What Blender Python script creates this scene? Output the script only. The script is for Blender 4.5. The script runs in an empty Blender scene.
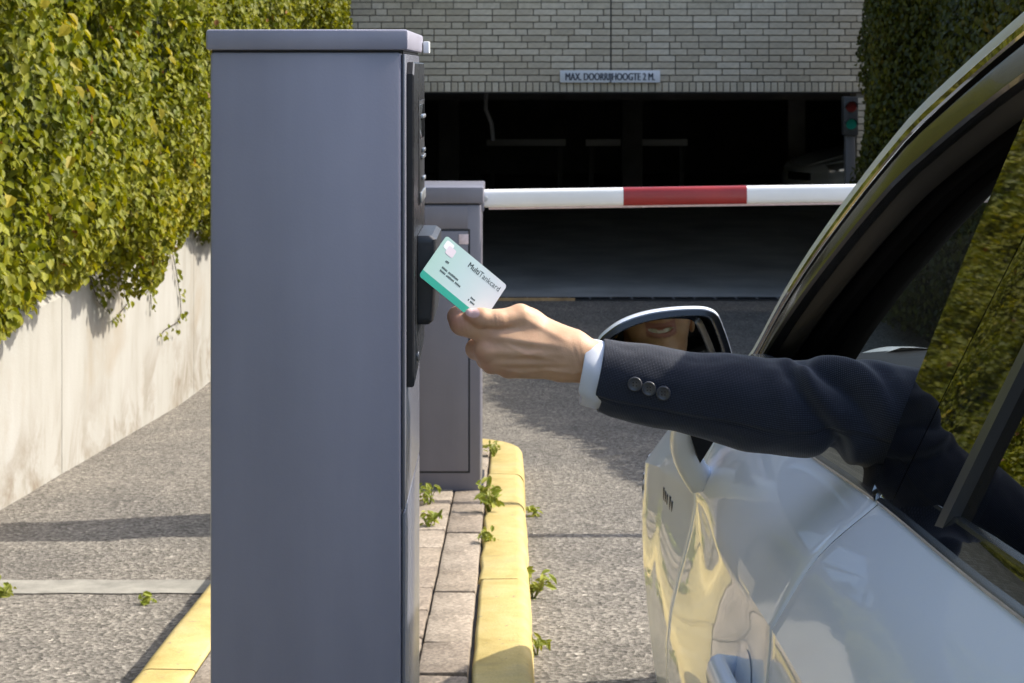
import bpy, bmesh, math, random
import numpy as np
from mathutils import Vector, Matrix, noise

# ------------------------------------------------------------------ camera, sky, sun, exposure
scene = bpy.context.scene
COL = scene.collection
R = math.radians
CAMZ = 1.25                      # eye height above the ramp at the camera's foot
F = 1700.0                       # focal length in picture widths of 1024
SLOPE = 0.0824                   # the ramp falls towards the garage

cam_data = bpy.data.cameras.new('camera')
cam_data.sensor_width = 36.0
cam_data.lens = F / 1024.0 * 36.0
cam_data.shift_y = (70.0 - 341.5) / 1024.0
cam_data.clip_start = 0.05
cam_data.clip_end = 500.0
cam_data.dof.use_dof = True
cam_data.dof.focus_distance = 1.72
cam_data.dof.aperture_fstop = 30.0
cam = bpy.data.objects.new('camera', cam_data)
COL.objects.link(cam)
cam.location = (0, 0, CAMZ)
cam.rotation_euler = (R(90), 0, 0)
scene.camera = cam

SUN_EL, SUN_AZ = R(41), R(17)    # azimuth measured from +X towards +Y
sun_dir = Vector((math.cos(SUN_EL) * math.cos(SUN_AZ), math.cos(SUN_EL) * math.sin(SUN_AZ), math.sin(SUN_EL)))
world = bpy.data.worlds.new('World')
scene.world = world
world.use_nodes = True
wn, wl = world.node_tree.nodes, world.node_tree.links
sky = wn.new('ShaderNodeTexSky')
sky.sky_type = 'NISHITA'
sky.sun_disc = False
sky.sun_elevation = SUN_EL
sky.sun_rotation = math.pi / 2 - SUN_AZ
sky.air_density = 1.0
sky.dust_density = 2.5
sky.ozone_density = 1.0
wl.new(sky.outputs[0], wn['Background'].inputs[0])
wn['Background'].inputs[1].default_value = 0.15

sl = bpy.data.lights.new('sun', 'SUN')
sl.energy = 2.7
sl.angle = R(0.53)
sl.color = (1.0, 0.93, 0.82)
sun = bpy.data.objects.new('sun', sl)
COL.objects.link(sun)
sun.rotation_euler = sun_dir.to_track_quat('Z', 'Y').to_euler()

scene.view_settings.view_transform = 'Standard'
scene.view_settings.look = 'None'
scene.view_settings.gamma = 1.0
scene.view_settings.use_curve_mapping = False
scene.view_settings.exposure = 1.25
scene.cycles.max_bounces = 8
scene.cycles.transparent_max_bounces = 12
scene.cycles.caustics_reflective = False
scene.cycles.caustics_refractive = False
scene.cycles.use_denoising = True

rng = random.Random(7)
nrg = np.random.default_rng(11)

# ------------------------------------------------------------------ helpers
def zg(y):
    """height of the ramp surface: it falls towards the garage and runs out level"""
    y0, y1, zf = 10.6, 12.4, -0.95
    if y <= -8: return SLOPE * 8
    if y <= y0: return -SLOPE * y
    if y >= y1: return zf
    t = (y - y0) / (y1 - y0)
    a = -SLOPE * y0
    h = y1 - y0
    return (2*t**3 - 3*t*t + 1)*a + (t**3 - 2*t*t + t)*h*(-SLOPE) + (-2*t**3 + 3*t*t)*zf

def at(px, py, d):
    """a point d metres in front of the eye"""
    return Vector(((px - 512) / F * d, d, CAMZ + (70 - py) / F * d))

def link(o, parent=None):
    COL.objects.link(o)
    if parent is not None: o.parent = parent
    return o

def tag(o, label=None, cat=None, group=None, kind=None):
    if label: o['label'] = label
    if cat: o['category'] = cat
    if group: o['group'] = group
    if kind: o['kind'] = kind
    return o

def empty(name, loc=(0, 0, 0), rz=0.0):
    o = bpy.data.objects.new(name, None)
    o.empty_display_size = 0.1
    COL.objects.link(o)
    o.location = loc
    o.rotation_euler = (0, 0, rz)
    return o

def mk(name, verts, faces, mats, parent=None, smooth=False, midx=None, sharp=None):
    me = bpy.data.meshes.new(name)
    me.from_pydata([tuple(v) for v in verts], [], [tuple(f) for f in faces])
    if not isinstance(mats, (list, tuple)): mats = [mats]
    for m in mats: me.materials.append(m)
    if midx is not None: me.polygons.foreach_set('material_index', midx)
    if smooth:
        me.polygons.foreach_set('use_smooth', [True] * len(me.polygons))
        if sharp: 
            me.update()
            me.set_sharp_from_angle(angle=R(sharp))
    me.update()
    return link(bpy.data.objects.new(name, me), parent)

def mk_np(name, V, Fq, mats, parent=None, smooth=False):
    """fast mesh from arrays, all faces with the same corner count"""
    me = bpy.data.meshes.new(name)
    n, k = Fq.shape
    me.vertices.add(len(V)); me.vertices.foreach_set('co', np.asarray(V, np.float32).ravel())
    me.loops.add(n * k); me.loops.foreach_set('vertex_index', np.asarray(Fq, np.int32).ravel())
    me.polygons.add(n)
    me.polygons.foreach_set('loop_start', np.arange(0, n * k, k, dtype=np.int32))
    me.polygons.foreach_set('loop_total', np.full(n, k, np.int32))
    if smooth: me.polygons.foreach_set('use_smooth', np.ones(n, bool))
    if not isinstance(mats, (list, tuple)): mats = [mats]
    for m in mats: me.materials.append(m)
    me.update(calc_edges=True)
    return link(bpy.data.objects.new(name, me), parent)

def bm_obj(name, bm, mats, parent=None, smooth=False, angle=40):
    me = bpy.data.meshes.new(name)
    bmesh.ops.recalc_face_normals(bm, faces=bm.faces)
    bm.to_mesh(me); bm.free()
    if not isinstance(mats, (list, tuple)): mats = [mats]
    for m in mats: me.materials.append(m)
    if smooth:
        me.polygons.foreach_set('use_smooth', [True] * len(me.polygons))
        me.set_sharp_from_angle(angle=R(angle))
    return link(bpy.data.objects.new(name, me), parent)

def add_box(bm, x0, x1, y0, y1, z0, z1, bevel=0.0, seg=2):
    r = bmesh.ops.create_cube(bm, size=1.0)
    vs = r['verts']
    for v in vs:
        v.co = Vector((x0 + (v.co.x + .5) * (x1 - x0), y0 + (v.co.y + .5) * (y1 - y0), z0 + (v.co.z + .5) * (z1 - z0)))
    if bevel > 0:
        es = list({e for v in vs for e in v.link_edges})
        bmesh.ops.bevel(bm, geom=es, offset=bevel, segments=seg, profile=.5, affect='EDGES')
    return vs

def box(name, x0, x1, y0, y1, z0, z1, mat, parent=None, bevel=0.0, seg=2, smooth=True):
    bm = bmesh.new()
    add_box(bm, x0, x1, y0, y1, z0, z1, bevel, seg)
    return bm_obj(name, bm, mat, parent, smooth=smooth and bevel > 0)

def loft(rings, closed=True, cap=True):
    """rings: list of equally long point lists"""
    n = len(rings[0]); V = [p for r in rings for p in r]; Fc = []
    for i in range(len(rings) - 1):
        for j in range(n if closed else n - 1):
            k = (j + 1) % n
            Fc.append((i*n + j, i*n + k, (i+1)*n + k, (i+1)*n + j))
    if cap and closed:
        Fc.append(tuple(range(n - 1, -1, -1)))
        Fc.append(tuple((len(rings) - 1)*n + j for j in range(n)))
    return V, Fc

def tube(pts, rad, seg=10):
    """a tapered tube through points"""
    rings = []
    pts = [Vector(p) for p in pts]
    if not isinstance(rad, (list, tuple)): rad = [rad] * len(pts)
    up = Vector((0.13, 0.27, 0.95)).normalized()
    for i, p in enumerate(pts):
        d = (pts[min(i+1, len(pts)-1)] - pts[max(i-1, 0)]).normalized()
        a = d.cross(up)
        if a.length < 1e-3: a = d.cross(Vector((1, 0, 0)))
        a.normalize(); b = d.cross(a)
        rings.append([p + (a*math.cos(2*math.pi*j/seg) + b*math.sin(2*math.pi*j/seg)) * rad[i] for j in range(seg)])
    return loft(rings)

def cyl(name, c, axis, r, h, mat, parent=None, seg=24, bevel=0.0, r2=None):
    c = Vector(c); axis = Vector(axis).normalized()
    r2 = r if r2 is None else r2
    if bevel > 0:
        pts = [c, c + axis*0.0001, c + axis*bevel, c + axis*(h - bevel), c + axis*(h - .0001), c + axis*h]
        rad = [r - bevel, r - bevel, r, r2, r2 - bevel, r2 - bevel]
    else:
        pts = [c, c + axis*h]; rad = [r, r2]
    rings = []
    a = axis.orthogonal().normalized(); b = axis.cross(a)
    for p, q in zip(pts, rad):
        rings.append([p + (a*math.cos(2*math.pi*j/seg) + b*math.sin(2*math.pi*j/seg)) * q for j in range(seg)])
    V, Fc = loft(rings)
    return mk(name, V, Fc, mat, parent, smooth=True, sharp=40)

def catmull(xs, ys, x):
    """cubic interpolation of ys (list of floats) at x"""
    n = len(xs)
    if x <= xs[0]: return ys[0]
    if x >= xs[-1]: return ys[-1]
    i = max(0, min(n - 2, int(np.searchsorted(xs, x)) - 1))
    h = xs[i+1] - xs[i]; t = (x - xs[i]) / h
    def m(k):
        if k == 0: return (ys[1]-ys[0])/(xs[1]-xs[0])
        if k == n-1: return (ys[-1]-ys[-2])/(xs[-1]-xs[-2])
        return (ys[k+1]-ys[k-1])/(xs[k+1]-xs[k-1])
    return (2*t**3-3*t*t+1)*ys[i] + (t**3-2*t*t+t)*h*m(i) + (-2*t**3+3*t*t)*ys[i+1] + (t**3-t*t)*h*m(i+1)

def text_mesh(name, s, size, mat, parent, M, ext=0.0, sx=1.0, bold=0.0, align='LEFT'):
    cu = bpy.data.curves.new(name, 'FONT')
    cu.body = s; cu.size = size; cu.extrude = ext; cu.offset = bold; cu.align_x = align
    cu.resolution_u = 3
    to = bpy.data.objects.new('tmp_text', cu)
    COL.objects.link(to)
    dg = bpy.context.evaluated_depsgraph_get()
    me = bpy.data.meshes.new_from_object(to.evaluated_get(dg))
    bpy.data.objects.remove(to); bpy.data.curves.remove(cu)
    me.name = name
    for v in me.vertices:
        v.co = M @ Vector((v.co.x * sx, v.co.y, v.co.z))
    me.materials.clear(); me.materials.append(mat)
    return link(bpy.data.objects.new(name, me), parent)

def embolden(o, axis, d, out, lift):
    """thicken flat lettering: three copies of the outline side by side in one mesh"""
    bm = bmesh.new()
    for k in (-1, 0, 1):
        t = o.data.copy(); t.transform(Matrix.Translation(axis*d*k + out*lift*k)); bm.from_mesh(t); bpy.data.meshes.remove(t)
    bm.to_mesh(o.data); bm.free()

# ------------------------------------------------------------------ signed-distance modelling
def sd_cone(P, a, b, ra, rb, sc=None):
    a = np.array(a, np.float32); b = np.array(b, np.float32)
    if sc is not None:
        s = np.array(sc, np.float32); P = P / s; a = a / s; b = b / s
    ba = b - a; pa = P - a
    L = float(ba @ ba) + 1e-9
    t = np.clip(pa @ ba / L, 0, 1)
    q = pa - t[..., None] * ba
    return np.sqrt((q*q).sum(-1)) - (ra + (rb - ra) * t)

def sd_ell(P, c, r):
    c = np.array(c, np.float32); r = np.array(r, np.float32)
    q = (P - c) / r
    k0 = np.sqrt((q*q).sum(-1)); k1 = np.sqrt(((q/r)**2).sum(-1)) + 1e-9
    return k0 * (k0 - 1) / k1

def smin(a, b, k):
    h = np.clip(.5 + .5 * (b - a) / k, 0, 1)
    return b + (a - b) * h - k * h * (1 - h)

def grid_pts(lo, hi, step):
    ax = [np.arange(l, h + step, step, dtype=np.float32) for l, h in zip(lo, hi)]
    return np.stack(np.meshgrid(*ax, indexing='ij'), -1)

def surface_nets(D, lo, step):
    """quad mesh of the zero level of the grid D"""
    S = D < 0
    nx, ny, nz = D.shape
    c = np.zeros((nx-1, ny-1, nz-1), np.int8)
    for i in (0, 1):
        for j in (0, 1):
            for k in (0, 1):
                c += S[i:nx-1+i, j:ny-1+j, k:nz-1+k]
    act = (c > 0) & (c < 8)
    idx = np.full(act.shape, -1, np.int64)
    cells = np.argwhere(act)
    idx[act] = np.arange(len(cells))
    acc = np.zeros((len(cells), 3)); cnt = np.zeros(len(cells))
    corners = [(i, j, k) for i in (0, 1) for j in (0, 1) for k in (0, 1)]
    for a in corners:
        for ax in range(3):
            if a[ax] == 1: continue
            b = list(a); b[ax] = 1
            da = D[cells[:, 0]+a[0], cells[:, 1]+a[1], cells[:, 2]+a[2]]
            db = D[cells[:, 0]+b[0], cells[:, 1]+b[1], cells[:, 2]+b[2]]
            m = (da < 0) != (db < 0)
            t = np.where(m, da / np.where(m, da - db, 1), 0)
            p = np.array(a, float)[None] + np.zeros((len(cells), 3)); p[:, ax] += t
            acc[m] += p[m]; cnt[m] += 1
    V = (cells + acc / cnt[:, None]) * step + np.array(lo)
    Q = []
    for ax in range(3):
        o1, o2 = [(1, 2), (2, 0), (0, 1)][ax]
        sl0 = [slice(None)]*3; sl1 = [slice(None)]*3
        sl0[ax] = slice(0, -1); sl1[ax] = slice(1, None)
        A, B = S[tuple(sl0)], S[tuple(sl1)]
        e = np.argwhere(A != B)
        ok = (e[:, o1] > 0) & (e[:, o2] > 0) & (e[:, o1] < D.shape[o1]-1) & (e[:, o2] < D.shape[o2]-1)
        e = e[ok]
        fl = A[e[:, 0], e[:, 1], e[:, 2]]
        q = []
        for d1, d2 in ((1, 1), (0, 1), (0, 0), (1, 0)):
            f = e.copy(); f[:, o1] -= d1; f[:, o2] -= d2
            q.append(idx[f[:, 0], f[:, 1], f[:, 2]])
        q = np.stack(q, 1)
        q[~fl] = q[~fl][:, ::-1]
        Q.append(q)
    return V, np.concatenate(Q)

def vcol(o, name, arr):
    """per-vertex colour attribute"""
    at_ = o.data.color_attributes.new(name, 'FLOAT_COLOR', 'POINT')
    arr = np.asarray(arr, np.float32)
    if arr.shape[1] == 3: arr = np.concatenate([arr, np.ones((len(arr), 1), np.float32)], 1)
    at_.data.foreach_set('color', arr.ravel())

# ------------------------------------------------------------------ materials
def new_mat(name):
    m = bpy.data.materials.new(name); m.use_nodes = True
    nt = m.node_tree
    return m, nt.nodes, nt.links, nt.nodes['Principled BSDF']

def ramp(n, l, fac, stops):
    r = n.new('ShaderNodeValToRGB')
    el = r.color_ramp.elements
    while len(el) < len(stops): el.new(.5)
    for e, (p, c) in zip(el, stops):
        e.position = p; e.color = (*c, 1) if len(c) == 3 else c
    l.new(fac, r.inputs[0])
    return r.outputs[0]

def ntex(n, l, scale, detail=4, rough=.55, vec=None, dist=0.0):
    t = n.new('ShaderNodeTexNoise')
    t.inputs['Scale'].default_value = scale
    t.inputs['Detail'].default_value = detail
    t.inputs['Roughness'].default_value = rough
    t.inputs['Distortion'].default_value = dist
    if vec is not None: l.new(vec, t.inputs['Vector'])
    return t.outputs['Fac']

def coords(n, l, kind='Object', scale=(1, 1, 1)):
    tc = n.new('ShaderNodeTexCoord')
    mp = n.new('ShaderNodeMapping')
    mp.inputs['Scale'].default_value = scale
    l.new(tc.outputs[kind], mp.inputs[0])
    return mp.outputs[0]

def bump(n, l, b, height, strength, dist):
    bp = n.new('ShaderNodeBump')
    bp.inputs['Strength'].default_value = strength
    bp.inputs['Distance'].default_value = dist
    l.new(height, bp.inputs['Height'])
    l.new(bp.outputs[0], b.inputs['Normal'])
    return bp

def mix(n, l, fac, a, b, mode='MIX'):
    m = n.new('ShaderNodeMix'); m.data_type = 'RGBA'; m.blend_type = mode
    for s, v in ((0, fac), (6, a), (7, b)):
        if hasattr(v, 'is_output') or isinstance(v, bpy.types.NodeSocket): l.new(v, m.inputs[s])
        elif isinstance(v, (int, float)): m.inputs[s].default_value = v
        else: m.inputs[s].default_value = (*v, 1)
    return m.outputs[2]

def m_plain(name, col, rough=.5, metal=0.0, var=0.0, vscale=8.0, bmp=0.0, bscale=200.0, bdist=.001, coat=0.0, spec=.5, stretch=(1, 1, 1)):
    m, n, l, b = new_mat(name)
    b.inputs['Roughness'].default_value = rough
    b.inputs['Metallic'].default_value = metal
    b.inputs['Specular IOR Level'].default_value = spec
    b.inputs['Coat Weight'].default_value = coat
    b.inputs['Coat Roughness'].default_value = .03
    v = coords(n, l, 'Object', stretch)
    if var > 0:
        f = ntex(n, l, vscale, 5, .6, v)
        lo = tuple(c * (1 - var) for c in col); hi = tuple(min(1, c * (1 + var)) for c in col)
        l.new(ramp(n, l, f, [(.3, lo), (.7, hi)]), b.inputs['Base Color'])
        rr = n.new('ShaderNodeMapRange')
        rr.inputs['To Min'].default_value = max(0, rough - .07); rr.inputs['To Max'].default_value = min(1, rough + .07)
        l.new(f, rr.inputs[0]); l.new(rr.outputs[0], b.inputs['Roughness'])
    else:
        b.inputs['Base Color'].default_value = (*col, 1)
    if bmp > 0:
        bump(n, l, b, ntex(n, l, bscale, 3, .6, v), bmp, bdist)
    return m

def m_asphalt(name, base, tint):
    m, n, l, b = new_mat(name)
    v = coords(n, l)
    grit = n.new('ShaderNodeTexVoronoi'); grit.inputs['Scale'].default_value = 80; l.new(v, grit.inputs['Vector'])
    fine = ntex(n, l, 260, 2, .7, v)
    big = ntex(n, l, 1.3, 6, .65, v)
    mid = ntex(n, l, 9, 5, .6, v)
    stone = ramp(n, l, grit.outputs['Color'], [(.0, tuple(c*.40 for c in base)), (.5, base), (.90, tuple(c*1.7 for c in base)), (1, tuple(min(1, c*3.2) for c in base))])
    c1 = mix(n, l, .55, stone, tint, 'MULTIPLY')
    c2 = mix(n, l, .75, c1, ramp(n, l, big, [(.3, (.72, .72, .73)), (.5, (.95, .94, .93)), (.72, (1.2, 1.18, 1.14))]), 'MULTIPLY')
    c3 = mix(n, l, .6, c2, ramp(n, l, mid, [(.3, (.78, .78, .78)), (.7, (1.15, 1.14, 1.12))]), 'MULTIPLY')
    l.new(c3, b.inputs['Base Color'])
    b.inputs['Roughness'].default_value = .92
    b.inputs['Specular IOR Level'].default_value = .25
    add = n.new('ShaderNodeMath'); add.operation = 'ADD'
    l.new(grit.outputs['Distance'], add.inputs[0]); l.new(fine, add.inputs[1])
    bump(n, l, b, add.outputs[0], .8, .006)
    return m

def m_leaf(name, cols, trans=.35, rough=.45):
    """leaf colour is picked by the per-leaf attribute 'leaf'"""
    m, n, l, b = new_mat(name)
    a = n.new('ShaderNodeAttribute'); a.attribute_name = 'leaf'
    sp = n.new('ShaderNodeSeparateColor'); l.new(a.outputs['Color'], sp.inputs[0])
    c = ramp(n, l, sp.outputs[0], cols)
    hsv = n.new('ShaderNodeHueSaturation')
    mr = n.new('ShaderNodeMapRange'); mr.inputs['To Min'].default_value = .65; mr.inputs['To Max'].default_value = 1.35
    l.new(sp.outputs[1], mr.inputs[0]); l.new(mr.outputs[0], hsv.inputs['Value']); l.new(c, hsv.inputs['Color'])
    v = coords(n, l)
    f = ntex(n, l, 60, 3, .6, v)
    cc = mix(n, l, .5, hsv.outputs[0], ramp(n, l, f, [(.3, (.7, .72, .6)), (.7, (1.15, 1.12, 1.0))]), 'MULTIPLY')
    l.new(cc, b.inputs['Base Color'])
    b.inputs['Roughness'].default_value = rough
    b.inputs['Specular IOR Level'].default_value = .25
    tr = n.new('ShaderNodeBsdfTranslucent')
    tc = mix(n, l, 1.0, cc, (1.3, 1.25, .35), 'MULTIPLY')
    l.new(tc, tr.inputs[0])
    ms = n.new('ShaderNodeMixShader'); ms.inputs[0].default_value = trans
    l.new(b.outputs[0], ms.inputs[1]); l.new(tr.outputs[0], ms.inputs[2])
    l.new(ms.outputs[0], n['Material Output'].inputs[0])
    return m

def m_glass(name, tint=(.8, .86, .84), refl=1.0, ior=1.5):
    """thin pane: tinted see-through plus mirror reflection by Fresnel"""
    m, n, l, b = new_mat(name)
    t = n.new('ShaderNodeBsdfTransparent'); t.inputs[0].default_value = (*tint, 1)
    g = n.new('ShaderNodeBsdfGlossy'); g.inputs['Roughness'].default_value = .004
    g.inputs['Color'].default_value = (refl, refl, refl, 1)
    fr = n.new('ShaderNodeFresnel'); fr.inputs['IOR'].default_value = ior
    ms = n.new('ShaderNodeMixShader')
    l.new(fr.outputs[0], ms.inputs[0]); l.new(t.outputs[0], ms.inputs[1]); l.new(g.outputs[0], ms.inputs[2])
    l.new(ms.outputs[0], n['Material Output'].inputs[0])
    return m
# ------------------------------------------------------------------ surface materials
M = {}
M['asphalt'] = m_asphalt('worn_asphalt', (.20, .188, .168), (1.0, .98, .94))
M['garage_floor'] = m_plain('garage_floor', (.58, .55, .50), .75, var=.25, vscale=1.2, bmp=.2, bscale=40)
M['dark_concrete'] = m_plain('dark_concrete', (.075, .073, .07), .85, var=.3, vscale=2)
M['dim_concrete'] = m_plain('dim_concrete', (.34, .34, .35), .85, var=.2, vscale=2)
M['rail_white'] = m_plain('grey_rail_paint', (.45, .45, .45), .5)
M['mortar'] = m_plain('mortar', (.17, .155, .13), .95, var=.2, vscale=30, bmp=.4, bscale=150)
M['strip'] = m_plain('concrete_strip', (.27, .26, .225), .9, var=.25, vscale=14, bmp=.4, bscale=120, bdist=.003)
M['sun_sliver'] = m_plain('tan_sun_sliver', (.50, .32, .14), .6, var=.4, vscale=6, bmp=.3)  # tan colour painted as a sliver of sunlight
M['black_void'] = m_plain('black_paint', (.012, .012, .013), .6)
M['steel'] = m_plain('galvanised_steel', (.45, .46, .47), .4, metal=1.0, var=.2, vscale=20)

# concrete retaining wall: pale, streaked and stained towards the foot
def m_wall():
    m, n, l, b = new_mat('pale_concrete_wall')
    v = coords(n, l)
    vs = coords(n, l, 'Object', (1, 1.7, .45))
    streak = ntex(n, l, 2.6, 6, .65, vs)
    blot = ntex(n, l, 1.4, 6, .62, v, .4)
    fine = ntex(n, l, 70, 4, .6, v)
    base = ramp(n, l, streak, [(.25, (.29, .278, .24)), (.48, (.36, .35, .315)), (.72, (.395, .388, .36))])
    c = mix(n, l, ramp(n, l, blot, [(.55, (0, 0, 0)), (.72, (.75, .75, .75))]), base, (.31, .27, .21))
    geo = n.new('ShaderNodeTexCoord')
    sx = n.new('ShaderNodeSeparateXYZ'); l.new(geo.outputs['Generated'], sx.inputs[0])
    low = n.new('ShaderNodeMapRange'); low.inputs['From Min'].default_value = .62; low.inputs['From Max'].default_value = .30
    l.new(sx.outputs[2], low.inputs[0])
    patch = ntex(n, l, 2.3, 5, .7, v, .8)
    pm = n.new('ShaderNodeMath'); pm.operation = 'MULTIPLY'
    pr = n.new('ShaderNodeMapRange'); pr.inputs['From Min'].default_value = .47; pr.inputs['From Max'].default_value = .66
    l.new(patch, pr.inputs[0]); l.new(pr.outputs[0], pm.inputs[0]); l.new(low.outputs[0], pm.inputs[1])
    c = mix(n, l, pm.outputs[0], c, (.22, .185, .14))
    l.new(c, b.inputs['Base Color'])
    b.inputs['Roughness'].default_value = .9
    b.inputs['Specular IOR Level'].default_value = .2
    bump(n, l, b, fine, .35, .004)
    return m
M['wall'] = m_wall()

def m_yellow():
    m, n, l, b = new_mat('worn_yellow_paint')
    v = coords(n, l)
    ti = n.new('ShaderNodeObjectInfo')
    big = ntex(n, l, 7, 6, .65, v, .3)
    fine = ntex(n, l, 120, 4, .7, v)
    chip = ntex(n, l, 38, 5, .7, v, .6)
    c = ramp(n, l, big, [(.3, (.43, .325, .11)), (.5, (.53, .42, .165)), (.72, (.59, .485, .23))])
    c = mix(n, l, .35, c, ramp(n, l, fine, [(.3, (.75, .73, .68)), (.7, (1.12, 1.1, 1.08))]), 'MULTIPLY')
    stain = ntex(n, l, 3.3, 6, .7, v, .8)
    c = mix(n, l, ramp(n, l, stain, [(.52, (0, 0, 0)), (.72, (.55, .55, .55))]), c, (.30, .25, .14))
    c = mix(n, l, ramp(n, l, chip, [(.62, (0, 0, 0)), (.67, (1, 1, 1))]), c, (.27, .23, .15))
    l.new(c, b.inputs['Base Color'])
    b.inputs['Roughness'].default_value = .75
    b.inputs['Specular IOR Level'].default_value = .3
    bump(n, l, b, fine, .5, .004)
    return m
M['yellow'] = m_yellow()

def m_paver(i, base):
    m, n, l, b = new_mat('paving_concrete')
    v = coords(n, l)
    vo = n.new('ShaderNodeTexVoronoi'); vo.inputs['Scale'].default_value = 130; l.new(v, vo.inputs['Vector'])
    f = ntex(n, l, 8, 5, .65, v)
    c = ramp(n, l, vo.outputs['Color'], [(0, tuple(x*.6 for x in base)), (.6, base), (.92, tuple(x*1.25 for x in base)), (1, tuple(min(1, x*1.9) for x in base))])
    c = mix(n, l, .7, c, ramp(n, l, f, [(.3, (.68, .66, .62)), (.7, (1.18, 1.16, 1.12))]), 'MULTIPLY')
    l.new(c, b.inputs['Base Color'])
    b.inputs['Roughness'].default_value = .93
    b.inputs['Specular IOR Level'].default_value = .2
    bump(n, l, b, ntex(n, l, 220, 3, .7, v), .7, .004)
    return m
M['pavers'] = [m_paver(0, (.33, .28, .225)), m_paver(1, (.29, .245, .20)), m_paver(2, (.355, .305, .25))]
M['joint_dirt'] = m_plain('joint_dirt', (.07, .062, .05), .95, var=.4, vscale=25, bmp=.6, bscale=90, bdist=.004)
BR = [(.45, .40, .31), (.49, .44, .345), (.41, .365, .28), (.52, .47, .375)]
M['bricks'] = [m_plain('grey_brick', c, .9, var=.16, vscale=25, bmp=.5, bscale=160, bdist=.002) for c in BR]

# ------------------------------------------------------------------ ground: one sheet that falls to the garage
xs = [-90, -30, -8, -3, -2, -1, 0, 1, 2, 3, 4, 8, 30, 90]
ys = [-90, -40, -20, -12, -8] + [-8 + .5 * i for i in range(1, 37)] + [10.6 + .15 * i for i in range(0, 14)] + [14, 16.2, 20, 40, 120]
ys = sorted(set(round(y, 3) for y in ys))
V = [(x, y, zg(y)) for y in ys for x in xs]
Fc = [(j*len(xs)+i, j*len(xs)+i+1, (j+1)*len(xs)+i+1, (j+1)*len(xs)+i) for j in range(len(ys)-1) for i in range(len(xs)-1)]
tag(mk('ground', V, Fc, M['asphalt'], smooth=True), kind='structure')

# pale concrete strip let into the exit lane
V = []; 
for i in range(13):
    x = -2.14 + (1.20) * i / 12
    for (dy, dz) in ((5.53, .004), (5.73, .004)):
        y = dy + .006 * math.sin(i*2.1 + dy)
        V.append((x, y, zg(y) + dz))
Fc = [(2*i, 2*i+2, 2*i+3, 2*i+1) for i in range(12)]
tag(mk('concrete_strip', V, Fc, M['strip']), kind='structure')

# ------------------------------------------------------------------ traffic island: kerbs and paving
IX0, IX1, KH = -.93, .05, .12
isl = tag(empty('traffic_island', (0, 0, 0)), kind='structure')
# bedding under the blocks
ysl = [-3 + .5*i for i in range(23)]
V = []
for y in ysl: V += [(IX0 + .03, y, zg(y) + KH - .022), (IX1 - .03, y, zg(y) + KH - .022)]
mk('bedding', V, [(2*i, 2*i+1, 2*i+3, 2*i+2) for i in range(len(ysl)-1)], M['joint_dirt'], isl)

def slab(x0, x1, y0, y1, top, hgt, bev=.008, jit=.0025):
    """bevelled block that follows the slope; origin at its own foot"""
    bm = bmesh.new()
    add_box(bm, 0, x1-x0, 0, y1-y0, 0, hgt, bev, 2)
    dz = [rng.uniform(-jit, jit) for _ in range(3)]
    for v in bm.verts:
        v.co.z += dz[0] + dz[1]*v.co.x/(x1-x0) + dz[2]*v.co.y/(y1-y0)
        v.co.z += zg(y0 + v.co.y) - zg(y0)
        if v.co.z > hgt*.5 + zg(y0+v.co.y) - zg(y0):
            v.co.z += .0022 * noise.noise((v.co*9 + Vector((x0*7, y0*5, 0))))
    return bm

for (cx0, cx1, ph) in ((IX0+.155, -.545, 0.0), (-.540, -.2365, .12), (-.2315, IX1-.157, .02)):
    y = -2.9 + ph
    while y < 7.9:
        L = .305 + rng.uniform(-.006, .006)
        bm = slab(cx0, cx1, y, y + L - .006, 0, .06)
        me_i = rng.choice(M['pavers'])
        o = bm_obj('paving_block', bm, me_i, isl, smooth=True)
        o.location = (cx0, y, zg(y) + KH - .06 + rng.uniform(-.003, .003))
        o.rotation_euler = (0, 0, rng.uniform(-.006, .006))
        y += L

def kerb_profile(side, w=.15, h=KH):
    """cross-section from the inner to the outer side; outward = side*x"""
    p = [(0, -.1), (0, h-.012), (.004, h-.003), (.012, h)]
    for k in range(0, 7):
        a = math.pi/2 * k/6
        p.append((w - .035 + .035*math.sin(a), h - .035 + .035*math.cos(a)))
    p.append((w + .018, -.1))
    return [(side*a, b) for a, b in p]

def kerb_stone(path, prof, name='kerb_stone'):
    """path: list of (x, y, direction) on the inner edge"""
    rings = []
    n = len(path)
    for i, (x, y, dx, dy) in enumerate(path):
        sh = .004 if i in (0, n-1) else 0
        rings.append([(x + a*dx, y + a*dy, zg(y) + b - (sh if b > .02 else 0) + .0025*noise.noise(Vector((x*6+a*9, y*5, b*7)))) for a, b in prof])
    V, Fc = loft(rings, closed=True)
    V = [Vector(v) for v in V]
    o0 = Vector((path[0][0], path[0][1], zg(path[0][1])))
    o = mk(name, [v - o0 for v in V], Fc, M['yellow'], isl, smooth=True, sharp=50)
    o.location = o0
    return o

inner = IX1 - .15
prof = kerb_profile(1)
cuts = [-2.9, -1.7, -.75, .35, 1.45, 2.6, 3.9, 5.23, 6.58, 7.30]
for y0, y1 in zip(cuts[:-1], cuts[1:]):
    n = 9; e = .004; jx = rng.uniform(-.004, .004)
    kerb_stone([(inner + jx + .004*math.sin(t*3+y0), y0 + e + (y1-y0-2*e)*t/(n-1), 1, 0) for t in range(n)], prof)
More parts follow.
